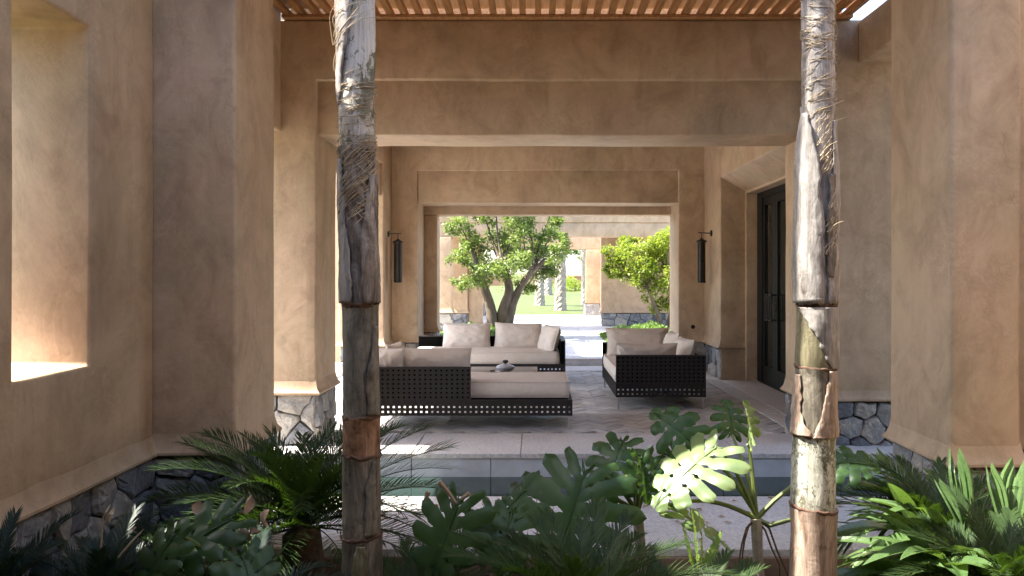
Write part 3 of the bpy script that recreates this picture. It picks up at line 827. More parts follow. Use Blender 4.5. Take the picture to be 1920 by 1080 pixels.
# ------------------------------------------------------------------ furniture
def weave(name, parent, axis, t, a0, a1, z0, z1, side, open_rows=None):
    """woven panel of interlaced flat bands with square holes; axis 'y' = faces +-Y at y=t, 'x' = faces +-X at x=t"""
    mb = MB(); W = a1 - a0; H = z1 - z0
    nu = max(3, round(W / 0.053)); nv = max(2, round(H / 0.046)); du = W / nu; dv = H / nv
    def b(u0, u1, v0, v1, k):
        t0, t1 = t + side * k, t + side * (k + 0.005)
        lo, hi = min(t0, t1), max(t0, t1)
        if axis == 'y': mb.box(u0, u1, lo, hi, v0, v1)
        else: mb.box(lo, hi, u0, u1, v0, v1)
    for i in range(nu + 1):
        c = a0 + i * du; hw = du * 0.31
        lo, hi = max(a0, c - hw), min(a1, c + hw)
        for j in range(nv):
            b(lo, hi, z0 + j * dv, z0 + (j + 1) * dv - .0004, 0.004 if (i + j) % 2 else 0.0)
    for j in range(nv + 1):
        c = z0 + j * dv; hw = dv * 0.31
        lo, hi = max(z0, c - hw), min(z1, c + hw)
        for i in range(nu):
            b(a0 + i * du, a0 + (i + 1) * du - .0004, lo, hi, 0.0021 if (i + j) % 2 else 0.0061)
    return mb.build(name, M['wicker'], parent)


def leg(parent, x, y, z, sx, axis='x'):
    m_ = MB(); m_.box(x - .010, x + .010, y - .012, y + .012, 0.0, z - .008)
    l = .16
    if axis == 'x': m_.box(min(x - .010, x + sx * l), max(x + .010, x + sx * l), y - .0125, y + .0125, z - .0085, z + .004)
    m_.build('leg', M['chrome'], parent)


def sofa(name, label, x0, x1, y0, y1, backs, group):
    """backs: list of (side, from, to): high woven panels; the rest is a low plinth with seat deck"""
    S = thing(name, label, 'sofa', ((x0 + x1) / 2, (y0 + y1) / 2, 0), group)
    zb, zs, zt = 0.15, 0.295, 0.60
    for (sd, axis, t, a, b) in (('f', 'y', y0, x0, x1), ('b', 'y', y1, x0, x1), ('l', 'x', x0, y0, y1), ('r', 'x', x1, y0, y1)):
        weave('base_panel', S, axis, t, a, b, zb, zs, 1 if sd in 'fl' else -1)
    deck = MB(); deck.box(x0 + .015, x1 - .015, y0 + .015, y1 - .015, zs - .035, zs - .012); deck.build('seat_deck', M['wicker'], S)
    rim = MB()
    for (a, b, c, d) in ((x0, x1, y0, y0 + .014), (x0, x1, y1 - .014, y1), (x0, x0 + .014, y0 + .0145, y1 - .0145), (x1 - .014, x1, y0 + .0145, y1 - .0145)):
        rim.box(a, b, c, d, zb - .012, zb); 
    rim.build('base_rim', M['wicker'], S)
    th = 0.06
    for sd, a, b in backs:
        if sd in 'fb':
            t = y0 if sd == 'f' else y1; s = 1 if sd == 'f' else -1
            weave('back_panel', S, 'y', t, a, b, zs, zt, s)
            core = MB(); core.box(a + .004, b - .004, min(t + s * .034, t + s * th), max(t + s * .034, t + s * th), zs, zt - .004); core.build('back_core', M['hole_shade'], S)
            cap = MB(); cap.box(a - .003, b + .003, min(t - s * .003, t + s * (th + .003)), max(t - s * .003, t + s * (th + .003)), zt - .003, zt + .012); cap.build('top_rail', M['wicker'], S, bevel=.006, seg=2)
        else:
            t = x0 if sd == 'l' else x1; s = 1 if sd == 'l' else -1
            weave('arm_panel', S, 'x', t, a, b, zs, zt, s)
            core = MB(); core.box(min(t + s * .022, t + s * th), max(t + s * .022, t + s * th), a + .004, b - .004, zs, zt - .004); core.build('arm_core', M['hole_shade'], S)
            cap = MB(); cap.box(min(t - s * .003, t + s * (th + .003)), max(t - s * .003, t + s * (th + .003)), a - .003, b + .003, zt - .0034, zt + .0118); cap.build('top_rail', M['wicker'], S, bevel=.006, seg=2)
    for x, sx in ((x0 + .03, 1), (x1 - .03, -1)):
        for y in (y0 + .03, y1 - .03): leg(S, x, y, zb - .012, sx)
    return S


def box_cushion(name, label, loc, w, h, t, rot, seed, group):
    """foam seat cushion: boxed sides, soft edges, slightly crowned top, piping along the edges"""
    n = 32; mb = MB(); r = 0.03; off = Vector((seed * 3.1, 7, 2)); loops = []
    idx = [(i, 0) for i in range(n)] + [(n, j) for j in range(n)] + [(n - i, n) for i in range(n)] + [(0, n - j) for j in range(n)]
    for s in (1, -1):
        o = len(mb.v)
        for j in range(n + 1):
            for i in range(n + 1):
                u = -1 + 2 * i / n; v = -1 + 2 * j / n; q = Vector((u * w * 2, v * h * 2, s)) * 1.6 + off
                y = s * (t / 2 + .014 * (1 - u ** 4) * (1 - v ** 4) + .010 * noise.noise(q) - .010 * abs(noise.noise(q * 1.9)) + .003 * noise.noise(q * 4))
                mb.v.append((u * (w / 2 - r), y, v * (h / 2 - r)))
        for j in range(n):
            for i in range(n):
                a = o + j * (n + 1) + i; f = (a, a + n + 1, a + n + 2, a + 1)
                mb.f.append(f if s == 1 else tuple(reversed(f)))
        loops.append([o + j * (n + 1) + i for i, j in idx])
    rings = [loops[0]]
    for ins, y in ((.3 * r, t / 2 - .25 * r), (0, t / 2 - .9 * r), (-.006, 0), (0, -t / 2 + .9 * r), (.3 * r, -t / 2 + .25 * r)):
        o = len(mb.v)
        for i, j in idx:
            u = -1 + 2 * i / n; v = -1 + 2 * j / n; k = .008 * noise.noise(Vector((u * w * 5, v * h * 5, y * 9)) + off)
            mb.v.append((u * (w / 2 - ins + k), y, v * (h / 2 - ins + k)))
        rings.append([o + k for k in range(len(idx))])
    rings.append(loops[1]); m = len(idx)
    for a, b in zip(rings, rings[1:]):
        for k in range(m): mb.f.append((a[k], a[(k + 1) % m], b[(k + 1) % m], b[k]))
    C = bpy.data.objects.new(name, None); COL.objects.link(C); C.location = loc; C.rotation_euler = rot
    tag(C, label, 'cushion', group)
    pm = MB()
    for s in (1, -1):
        pm.tube([((-1 + 2 * i / n) * (w / 2 - .2 * r), s * (t / 2 - .1 * r), (-1 + 2 * j / n) * (h / 2 - .2 * r)) for i, j in idx + idx[:1]], .005, 5, False)
    for nm, q in (('cover', mb), ('piping', pm)):
        me = bpy.data.meshes.new(nm); me.from_pydata(q.v, [], q.f)
        me.polygons.foreach_set('use_smooth', [True] * len(me.polygons)); me.materials.append(M['fabric'])
        o = bpy.data.objects.new(nm, me); COL.objects.link(o); o.parent = C
    return C


def pillow(name, label, loc, w, h, t, rot, seed, boxy=False, group=None):
    """stuffed cushion: w across, h high, t thick, in its own frame; piped seam as a part"""
    rng = random.Random(seed); n = 26; mb = MB(); off = Vector((seed * 3.1, 7, 2))
    if boxy: return box_cushion(name, label, loc, w, h, t, rot, seed, group)
    def prof(u, e): return max(0.0, 1 - abs(u) ** e)
    top = {}
    for s in (1, -1):
        for j in range(n + 1):
            for i in range(n + 1):
                u = -1 + 2 * i / n; v = -1 + 2 * j / n
                u = math.sin(u * math.pi / 2) * .55 + u * .45; v = math.sin(v * math.pi / 2) * .55 + v * .45
                if boxy:
                    d = (prof(u, 14) * prof(v, 12)) ** 0.30 * 0.93 + 0.07 * prof(u, 2) * prof(v, 2)
                    cu = 1.0; 
                else:
                    d = (prof(u, 3.2) * prof(v, 3.2)) ** 0.52
                    cu = 1 - 0.055 * (1 - abs(v)) ** 0 * (1 - v * v) * abs(u) ** 3
                cv = 1 - (0.0 if boxy else 0.06) * (1 - u * u) * abs(v) ** 3
                q = Vector((u * w * 2.6, v * h * 3.1, s)) * 3 + off
                wr = noise.noise(q * .8) * 0.014 - abs(noise.noise(q * 1.6 + Vector((0, 0, 4)))) * 0.016 + noise.noise(q * 3.1) * 0.004 - .010 * max(0, math.sin(14 * (abs(u) - abs(v)) + seed)) * (abs(u) * abs(v)) ** 1.2
                y = s * (d * t / 2 + wr * (d > .05))
                mb.v.append((u * cu * w / 2, y, v * cv * h / 2))
        o = 0 if s == 1 else (n + 1) ** 2
        for j in range(n):
            for i in range(n):
                a = o + j * (n + 1) + i; f = (a, a + n + 1, a + n + 2, a + 1)
                mb.f.append(f if s == 1 else tuple(reversed(f)))
    C = bpy.data.objects.new(name, None); COL.objects.link(C); C.location = loc; C.rotation_euler = rot
    tag(C, label, 'cushion', group)
    def ob(nm, m_):
        me = bpy.data.meshes.new(nm); me.from_pydata(m_.v, [], m_.f)
        me.polygons.foreach_set('use_smooth', [True] * len(me.polygons)); me.materials.append(M['fabric'])
        o = bpy.data.objects.new(nm, me); COL.objects.link(o); o.parent = C; return o
    ob('cover', mb)
    edge = [mb.v[i] for i in range(n + 1)] + [mb.v[(j + 1) * (n + 1) + n] for j in range(n)] + [mb.v[n * (n + 1) + n - 1 - i] for i in range(n)] + [mb.v[(n - 1 - j) * (n + 1)] for j in range(n)]
    pm = MB(); pm.tube([(p[0] * 1.004, 0, p[2] * 1.004) for p in edge], 0.0045, 5, False); ob('piping', pm)
    return C


GS = 'woven lounge sofas on the terrace'
# near chaise with its back to the camera
sofa('sofa', 'near dark woven chaise sofa with its back to the viewer', -1.62, 0.366, 7.775, 8.75, [('f', -1.62, -0.627), ('l', 7.84, 8.75)], GS)
pillow('seat_cushion', 'long taupe seat cushion on the near chaise, its open end to the right', (-0.61, 8.31, 0.375), 1.90, 0.84, 0.155, (R(90), 0, 0), 1, True, 'seat cushions')
pillow('back_cushion', 'taupe back cushion rising behind the woven back of the near chaise', (-0.985, 7.99, 0.605), 0.70, 0.36, 0.20, (R(8), 0, 0), 2, False, 'loose cushions')
pillow('back_cushion', 'taupe cushion in the left corner of the near chaise', (-1.45, 8.02, 0.60), 0.34, 0.36, 0.19, (R(6), 0, R(-22)), 3, False, 'loose cushions')
pillow('back_cushion', 'tilted taupe cushion on the left arm of the near chaise, farthest from the viewer', (-1.46, 8.45, 0.61), 0.52, 0.38, 0.18, (R(-12), 0, R(84)), 4, False, 'loose cushions')
# far sofa facing the camera
sofa('sofa', 'far dark woven sofa facing the viewer below the courtyard tree', -1.74, 0.42, 10.95, 11.95, [('b', -1.74, 0.42), ('r', 10.95, 11.885)], GS)
pillow('seat_cushion', 'long taupe seat cushion on the far sofa', (-0.69, 11.40, 0.375), 2.05, 0.88, 0.16, (R(90), 0, 0), 5, True, 'seat cushions')
pillow('back_cushion', 'left of the two taupe back cushions on the far sofa', P(875, 633, 11.66) + Vector((0, 0, .015)), 0.71, 0.40, 0.22, (R(-14), 0, 0), 6, False, 'loose cushions')
pillow('back_cushion', 'right of the two taupe back cushions on the far sofa', P(971, 633, 11.66) + Vector((0, 0, .015)), 0.69, 0.40, 0.22, (R(-13), R(1.5), R(-2)), 7, False, 'loose cushions')
pillow('back_cushion', 'taupe cushion leaning on the right arm of the far sofa', P(1029, 637, 11.4), 0.62, 0.43, 0.2, (R(-16), 0, R(-72)), 8, False, 'loose cushions')
# right sofa
sofa('sofa', 'dark woven two-seat sofa on the right with its arm to the viewer', 0.912, 1.925, 8.96, 10.78, [('f', 0.912, 1.925), ('r', 9.025, 10.715), ('b', 0.912, 1.925)], GS)
pillow('seat_cushion', 'taupe seat cushion of the two-seat sofa on the right', (1.38, 9.87, 0.375), 0.92, 1.66, 0.16, (R(90), 0, 0), 9, True, 'seat cushions')
pillow('back_cushion', 'upright taupe cushion against the far arm of the two-seat sofa', (1.36, 10.56, 0.615), 0.84, 0.40, 0.20, (R(-9), 0, R(2)), 10, False, 'loose cushions')
pillow('back_cushion', 'taupe cushion showing just above the near arm of the two-seat sofa', (1.28, 9.15, 0.555), 0.70, 0.36, 0.19, (R(9), 0, 0), 11, False, 'loose cushions')
pillow('back_cushion', 'taupe cushion in the back of the two-seat sofa nearer to the viewer', (1.74, 9.38, 0.585), 0.60, 0.38, 0.20, (R(-14), 0, R(-84)), 12, False, 'loose cushions')
pillow('back_cushion', 'taupe cushion in the back of the two-seat sofa farther from the viewer', (1.72, 10.08, 0.60), 0.66, 0.40, 0.20, (R(-16), 0, R(-92)), 13, False, 'loose cushions')
# low table and lidded dish
tb = thing('low_table', 'low dark glass-topped table between the sofas', 'table', (-0.45, 9.75, 0))
gl = simple('smoked_glass', (0.03, 0.03, 0.032), 0.05, spec=0.8)
bx('table_top', gl, tb, -1.0, 0.03, 9.22, 10.30, 0.318, 0.332, 0.003, 1)
for xx in (-.97, 0.0):
    for yy in (9.25, 10.27): bx('leg', M['wicker'], tb, xx - .025, xx + .025, yy - .025, yy + .025, 0.0, 0.289, 0.003, 1)
m_ = MB(); m_.box(-1.0, 0.03, 9.22, 9.26, .29, .317); m_.box(-1.0, .03, 10.26, 10.30, .29, .317); m_.box(-1.0, -.96, 9.261, 10.259, .29, .317); m_.box(-.01, .03, 9.261, 10.259, .29, .317)
m_.build('apron', M['wicker'], tb)
ds = thing('lidded_dish', 'small grey lidded dish with dark knob on the low table', 'dish', (-0.36, 9.72, 0.333))
m_ = MB(); m_.lathe([(0.05, 0), (0.06, 0.004), (0.10, 0.03), (0.118, 0.052), (0.120, 0.058), (0.112, 0.060)], (-.36, 9.72, .333), 32); m_.build('bowl', M['ceramic'], ds, smooth=True)
m_ = MB(); m_.lathe([(0.117, 0.0605), (0.115, 0.066), (0.09, 0.082), (0.05, 0.094), (0.02, 0.098)], (-.36, 9.72, .333), 32); m_.build('lid', M['ceramic'], ds, smooth=True)
m_ = MB(); m_.lathe([(0.012, 0.098), (0.012, 0.106), (0.03, 0.115), (0.038, 0.128), (0.03, 0.142), (0.01, 0.148)], (-.36, 9.72, .333), 20); m_.build('knob', M['black'], ds, smooth=True)

# ------------------------------------------------------------------ plants: generic leaf builders
def frame_from(dirv, up=(0, 0, 1)):
    t = Vector(dirv).normalized(); s = t.cross(Vector(up))
    if s.length < 1e-3: s = t.cross(Vector((1, 0, 0)))
    s.normalize(); n = s.cross(t).normalized()
    return t, s, n


def frond_mesh(rng, length, nleaf, leaf_len, leaf_w, droop, vee, sweep=35, shape='cycad', rach=0.006):
    """pinnate frond along +Y from the origin, arching down; leaflets to both sides"""
    mb = MB(); N = 14; pts = []; ang = 0.0; p = Vector((0, 0, 0)); st = length / N
    for i in range(N + 1):
        pts.append(p.copy()); ang = -droop * (i / N) ** 1.4
        p = p + Vector((0, math.cos(ang), math.sin(ang))) * st
    mb.tube(pts, [rach * (1 - .75 * i / N) for i in range(N + 1)], 5)
    def at(s):
        k = s * N; i = min(int(k), N - 1); return pts[i].lerp(pts[i + 1], k - i), (pts[i + 1] - pts[i]).normalized()
    for side in (1, -1):
        for k in range(nleaf):
            s = 0.10 + 0.90 * (k + rng.uniform(.2, .8)) / nleaf
            c, t = at(min(s, .999))
            if shape == 'cycad': L = leaf_len * (0.35 + 0.65 * math.sin(math.pi * min(1, .12 + s * .80)) ** .7)
            elif shape == 'fern': L = leaf_len * (1 - s) ** .6
            else: L = leaf_len * (0.45 + .55 * math.sin(math.pi * (.1 + .8 * s)))
            L *= rng.uniform(.88, 1.08)
            nrm = Vector((1, 0, 0)).cross(t).normalized()
            sw = R(sweep + 28 * s + rng.uniform(-6, 6)); v_ = R(vee + rng.uniform(-9, 9))
            d = (t * math.sin(sw) + (Vector((side, 0, 0)) * math.cos(v_) + nrm * math.sin(v_)) * math.cos(sw)).normalized()
            wv = d.cross(nrm).normalized() * leaf_w * (.5)
            bend = -nrm * L * rng.uniform(.02, .16) + Vector((0, 0, -1)) * L * rng.uniform(0, .12)
            if shape == 'cycad' or shape == 'fern':
                m1 = c + d * L * .55 + bend * .3; tip = c + d * L + bend
                mb.add([c - wv * .5, c + wv * .5, m1 + wv, m1 - wv, tip], [(0, 1, 2, 3), (3, 2, 4)])
            else:
                vs = []; fs = []; K = 5
                for q in range(K + 1):
                    f = q / K; ctr = c + d * L * f + bend * f * f * 1.6; ww_ = wv * (math.sin(math.pi * (.10 + .88 * f)) ** .8) * 2 * .55
                    fold = nrm * ww_.length * .35
                    vs += [ctr - ww_ + fold, ctr, ctr + ww_ + fold]
                for q in range(K):
                    a = q * 3; fs += [(a, a + 1, a + 4, a + 3), (a + 1, a + 2, a + 5, a + 4)]
                mb.add(vs, fs)
    me = bpy.data.meshes.new('frond'); me.from_pydata(mb.v, [], mb.f)
    return me


def inst(name, me, mt, parent, loc, heading, pitch, roll=0.0, scale=1.0):
    if mt and not me.materials: me.materials.append(mt)
    o = bpy.data.objects.new(name, me); COL.objects.link(o); o.parent = parent
    o.location = Vector(loc) - Vector(parent.location)
    o.rotation_euler = (Matrix.Rotation(heading, 3, 'Z') @ Matrix.Rotation(pitch, 3, 'X') @ Matrix.Rotation(roll, 3, 'Y')).to_euler()
    o.scale = (scale,) * 3
    return o


def cycad(label, loc, nf, length, seed, mt='cycad', pmin=5, pmax=80, sector=None, group='cycads in the bed', lean=0):
    rng = random.Random(seed); loc = Vector(loc)
    T = thing('cycad', label, 'cycad', (loc.x, loc.y, -0.42), group)
    m_ = MB(); H = loc.z + .42
    m_.tube([(loc.x, loc.y, -0.45), (loc.x + .01, loc.y, -0.42 + H * .5), (loc.x, loc.y, loc.z - .02), (loc.x, loc.y, loc.z + .04)], [0.11, 0.12, 0.10, 0.03], 12)
    m_.build('trunk', M['trunk_fibre'], T, smooth=True)
    kinds = [frond_mesh(rng, length * k, int(58 * k), .16 * length / .75, 0.0085, dr, 32) for k, dr in ((1, .9), (.9, 1.25), (1.05, .65), (.8, .5))]
    for i in range(nf):
        f = i / nf
        hd = rng.uniform(*sector) if sector else i * 2.39996 + rng.uniform(-.2, .2)
        pitch = R(pmin + (pmax - pmin) * (f ** 0.8) + rng.uniform(-6, 6))
        me = kinds[3] if pitch > R(68) else kinds[rng.randrange(3)]
        inst('frond', me, M[mt], T, loc + Vector((0, 0, .02)), hd, pitch, rng.uniform(-.35, .35), rng.uniform(.86, 1.1) * (1.05 - .45 * max(0, pitch) / R(80)))
    return T


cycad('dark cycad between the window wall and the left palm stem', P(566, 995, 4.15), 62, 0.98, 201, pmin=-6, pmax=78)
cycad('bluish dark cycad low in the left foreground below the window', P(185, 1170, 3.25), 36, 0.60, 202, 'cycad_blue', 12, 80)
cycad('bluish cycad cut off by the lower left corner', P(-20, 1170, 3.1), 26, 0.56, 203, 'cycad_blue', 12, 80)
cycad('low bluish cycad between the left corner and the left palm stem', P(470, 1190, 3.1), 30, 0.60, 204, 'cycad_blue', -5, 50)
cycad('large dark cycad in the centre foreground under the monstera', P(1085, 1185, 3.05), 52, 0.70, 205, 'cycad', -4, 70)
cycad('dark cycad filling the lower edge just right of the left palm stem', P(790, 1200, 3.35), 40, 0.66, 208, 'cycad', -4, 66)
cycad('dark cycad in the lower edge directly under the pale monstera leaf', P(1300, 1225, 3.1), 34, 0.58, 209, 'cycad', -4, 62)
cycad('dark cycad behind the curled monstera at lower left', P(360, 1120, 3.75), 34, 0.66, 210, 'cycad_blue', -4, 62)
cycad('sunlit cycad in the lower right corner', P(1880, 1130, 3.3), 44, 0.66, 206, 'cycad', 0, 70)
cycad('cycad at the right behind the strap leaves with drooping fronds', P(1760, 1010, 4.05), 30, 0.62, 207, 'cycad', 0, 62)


# ---- monstera
def monstera_mesh(seed, L, W, droop=0.5, fold=0.25, lobes=7, curl=0.4):
    """heart-shaped leaf along +Y from its stalk at the origin, slit into lobes from the edge, with holes beside the midrib"""
    rng = random.Random(seed); mb = MB(); K = 16; E = 5
    droop = max(droop, .02)
    def mid(v):
        return Vector((0, L * math.sin(droop * v) / droop, -L * (1 - math.cos(droop * v)) / droop))
    OUT = [(.02, .01), (.16, -.12), (.48, -.20), (.80, -.10), (.98, .12), (1.0, .36), (.86, .60), (.60, .82), (.30, .98), (.04, 1.10)]
    def outl(u):
        k = min(max(u, 0), .9999) * (len(OUT) - 1); i = int(k); f = k - i
        p0, p1, p2, p3 = (OUT[max(i - 1, 0)], OUT[i], OUT[i + 1], OUT[min(i + 2, len(OUT) - 1)])
        c = lambda a, b, d, e: .5 * (2 * b + (d - a) * f + (2 * a - 5 * b + 4 * d - e) * f * f + (3 * b - a - 3 * d + e) * f ** 3)
        return c(p0[0], p1[0], p2[0], p3[0]), c(p0[1], p1[1], p2[1], p3[1])
    N = 24
    mb.tube([mid(i / N) + Vector((0, 0, .0015)) for i in range(N + 1)], [0.0045 * (1 - .8 * i / N) for i in range(N + 1)], 5)
    def point(side, u, s, bump_):
        ox, oy = outl(u); mv = .02 + .93 * max(0, u) ** 1.25
        x = ox * W / 2 * s; vv = mv + (oy - mv) * (s ** 1.15)
        v_ = min(1.05, max(-.25, vv)); b = mid(v_)
        z = b.z + abs(x) * fold - curl * x * x / W + bump_
        return (side * x, b.y, z)
    for side in (1, -1):
        ed = [0.0]
        for i in range(lobes): ed.append(ed[-1] + rng.uniform(.85, 1.15) * (.8 if i == 0 else 1))
        ed = [e / ed[-1] for e in ed]
        for i in range(lobes):
            a, b = ed[i], ed[i + 1]; wd = b - a; lenf = rng.uniform(.90, 1.06); cut = rng.uniform(.38, .58); hs = rng.uniform(.14, .2)
            hole = rng.random() < .8; ph = rng.uniform(0, 6)
            vs, fs = [], []
            for k in range(K + 1):
                s_ = k / K
                g0 = g1 = 0.0
                if s_ > cut:
                    q = (s_ - cut) / (1 - cut); g = .09 + .12 * q
                    tip = max(0, (s_ - .84) / .16); g += .30 * tip * tip
                    g0 = g if i > 0 else (.3 * tip * tip); g1 = g if i < lobes - 1 else (.2 * tip * tip)
                elif hole and hs < s_ < hs + .17: 
                    g = .16 * math.sin(math.pi * (s_ - hs) / .17); g0 = g if i > 0 else 0; g1 = g if i < lobes - 1 else 0
                for e in range(E):
                    f = e / (E - 1); u = a + wd * (g0 + (1 - g0 - g1) * f)
                    bmp = .010 * s_ * math.sin(math.pi * f) - .014 * s_ * s_ * math.sin(ph + i) + .003 * math.sin(11 * s_ + ph)
                    vs.append(point(side, u, s_ * (1 + (lenf - 1) * max(0, s_ - .4) / .6), bmp))
            for k in range(K):
                for e in range(E - 1):
                    o = k * E + e; q = (o, o + 1, o + E + 1, o + E)
                    fs.append(q if side < 0 else tuple(reversed(q)))
            mb.add(vs, fs)
    me = bpy.data.meshes.new('leaf'); me.from_pydata(mb.v, [], mb.f)
    me.polygons.foreach_set('use_smooth', [True] * len(me.polygons))
    return me


def mleaf(parent, at, root, dirv, normal, L, W, seed, mt='monstera', droop=.6, fold=.2, curl=.5, lobes=7, label=None, stalk=True, sm='stalk'):
    """leaf blade hung at point `at`, pointing along dirv with upper face towards normal, on a stalk from root"""
    me = monstera_mesh(seed, L, W, droop, fold, lobes, curl); me.materials.append(M[mt])
    o = bpy.data.objects.new('leaf', me); COL.objects.link(o); o.parent = parent
    y = Vector(dirv).normalized(); z = Vector(normal); z = (z - y * z.dot(y)).normalized(); x = y.cross(z)
    mtx = Matrix((x, y, z)).transposed()
    o.rotation_euler = mtx.to_euler(); o.location = Vector(at) - Vector(parent.location)
    if label: o['label'] = label
    if stalk:
        m_ = MB(); a, b = Vector(root), Vector(at); n = 10
        up = Vector((0, 0, 1)) * (b - a).length * .18
        pts = [a.lerp(b, i / n) + up * math.sin(math.pi * i / n) * .6 for i in range(n + 1)]
        m_.tube(pts, [0.013 - .006 * i / n for i in range(n + 1)], 7)
        m_.build('leaf_stalk', M[sm], parent, smooth=True)
    return o


mA = thing('monstera', 'split-leaved monstera with sunlit leaves on a bare stem left of the right palm', 'monstera', tuple(P(1422, 1190, 3.95)))
base = P(1418, 972, 3.95)
m_ = MB(); m_.tube([P(1424, 1230, 3.95), P(1426, 1120, 3.95), P(1420, 1030, 3.95), base], [0.03, 0.027, 0.026, 0.03], 10); m_.build('stem', M['palm_bark'], mA, smooth=True)
for i, (x1, y1, x2, y2) in enumerate([(1400, 990, 1386, 1050), (1435, 995, 1462, 1060), (1442, 990, 1476, 1075), (1404, 985, 1392, 1040)]):
    m_ = MB(); m_.tube([base, P(x1, y1, 3.93), P((x1 + x2) / 2 - 2, (y1 + y2) / 2, 3.9), P(x2, y2, 3.9), P(x2 + 3, 1210, 3.9)], [0.006, .0055, .005, .004, .003], 5); m_.build('aerial_root', M['trunk_fibre'], mA, smooth=True)
cv = Vector((0, -1, 0))
mleaf(mA, P(1345, 838, 3.92), base, (-.80, -.35, -.42), (-.22, -.45, .86), 0.42, 0.44, 301, 'monstera_sunlit_pale', .45, .05, .5, 7, 'broad sunlit pale green split leaf')
mleaf(mA, P(1402, 826, 3.98), base, (.10, -.1, .75), (.62, -.35, .2), 0.20, 0.22, 302, 'monstera_sunlit_pale', .6, .5, .2, 6, 'upright yellow-green leaf')
mleaf(mA, P(1305, 838, 4.12), P(1418, 965, 3.98), (-.55, .15, .55), (-.1, -.75, .55), 0.30, 0.32, 303, 'monstera', .7, .1, .5, 6)
mleaf(mA, P(1372, 815, 4.2), P(1418, 965, 3.98), (.05, .2, .7), (.2, -.8, .4), 0.20, 0.26, 304, 'monstera', .7, .1, .5, 6)
m_ = MB(); m_.tube([base, P(1450, 940, 3.95), P(1492, 905, 3.97), P(1540, 880, 4.0)], [.014, .012, .010, .008], 7); m_.build('leaf_stalk', M['stalk'], mA, smooth=True)
m_ = MB(); m_.tube([base, P(1445, 985, 3.92), P(1492, 972, 3.9), P(1545, 980, 3.9)], [.013, .011, .010, .008], 7); m_.build('leaf_stalk', M['stalk'], mA, smooth=True)
mleaf(mA, P(1552, 872, 4.0), base, (.7, -.2, .2), (.1, -.6, .8), 0.26, 0.26, 305, 'monstera', .8, .1, .5, 6, stalk=False)
# bleached hanging strip of an old leaf
mleaf(mA, P(1246, 948, 3.88), base, (.82, -.25, -.30), (.1, -.35, .9), 0.36, 0.16, 306, 'monstera_sunlit_pale', .5, .3, .6, 6, 'bleached torn old leaf', True, 'stalk')

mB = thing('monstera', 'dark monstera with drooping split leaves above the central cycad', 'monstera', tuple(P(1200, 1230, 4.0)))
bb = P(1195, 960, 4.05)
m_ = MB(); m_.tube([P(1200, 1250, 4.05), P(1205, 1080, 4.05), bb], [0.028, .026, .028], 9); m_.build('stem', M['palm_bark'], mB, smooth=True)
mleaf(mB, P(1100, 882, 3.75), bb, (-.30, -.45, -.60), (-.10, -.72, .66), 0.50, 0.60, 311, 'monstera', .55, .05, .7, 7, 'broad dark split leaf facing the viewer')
mleaf(mB, P(1168, 826, 4.1), bb, (-.35, -.75, -.42), (-.05, -.50, .85), 0.34, 0.36, 312, 'monstera', 1.1, .05, 1.0, 6)
mleaf(mB, P(1200, 858, 3.95), bb, (.20, -.40, -.85), (.45, -.75, .4), 0.22, 0.24, 313, 'monstera', .4, .35, .3, 6)
mleaf(mB, P(1245, 850, 4.15), bb, (.55, -.2, -.25), (.1, -.6, .8), 0.28, 0.28, 314, 'monstera', .9, .1, .8, 6)
mleaf(mB, P(1010, 905, 4.1), bb, (-.65, -.3, -.25), (-.1, -.5, .85), 0.26, 0.26, 315, 'monstera', .9, .1, .8, 6)

mC = thing('monstera', 'dark monstera right of the left palm stem with a hanging perforated leaf', 'monstera', tuple(P(905, 1230, 3.7)))
bc = P(905, 1010, 3.75)
m_ = MB(); m_.tube([P(905, 1270, 3.75), P(908, 1120, 3.75), bc], [0.024, .023, .024], 9); m_.build('stem', M['palm_bark'], mC, smooth=True)
mleaf(mC, P(862, 938, 3.55), bc, (-.34, -.35, -.85), (-.25, -.85, .3), 0.38, 0.40, 321, 'monstera', .3, .05, .4, 7, 'hanging leaf with holes')
mleaf(mC, P(960, 960, 3.6), bc, (-.1, -.6, -.5), (.1, -.7, .7), 0.28, 0.30, 324, 'monstera', .6, .05, .6, 6)
mleaf(mC, P(905, 955, 3.7), bc, (.55, -.35, -.45), (.2, -.6, .7), 0.30, 0.28, 322, 'monstera', .7, .05, .6, 6)
for k, pts in enumerate([[(856, 945), (842, 925), (824, 903)], [(856, 945), (870, 932), (880, 925)], [(800, 958), (797, 940), (803, 922)]]):
    m_ = MB(); m_.tube([P(a, b, 3.55 + .05 * k) for a, b in pts], [.007, .010, .012], 6); m_.build('dry_stalk', M['dry'], mC, smooth=True)

mD = thing('monstera', 'low monstera with brown curled leaf edges in the left foreground', 'monstera', tuple(P(420, 1240, 3.35)))
bd = P(430, 1090, 3.2)
m_ = MB(); m_.tube([P(425, 1290, 3.2), bd], [0.02, .02], 9); m_.build('stem', M['palm_bark'], mD, smooth=True)
mleaf(mD, P(440, 972, 3.22), bd, (-.75, -.4, -.30), (-.1, -.65, .75), 0.36, 0.34, 331, 'monstera', .6, .1, .5, 7)
mleaf(mD, P(330, 1000, 3.1), bd, (-.35, -.5, -.62), (-.3, -.8, .5), 0.26, 0.24, 332, 'monstera', .5, .1, .5, 6)
mleaf(mD, P(455, 1040, 3.05), bd, (.4, -.6, -.40), (.1, -.6, .8), 0.26, 0.26, 333, 'monstera', .5, .1, .5, 6)


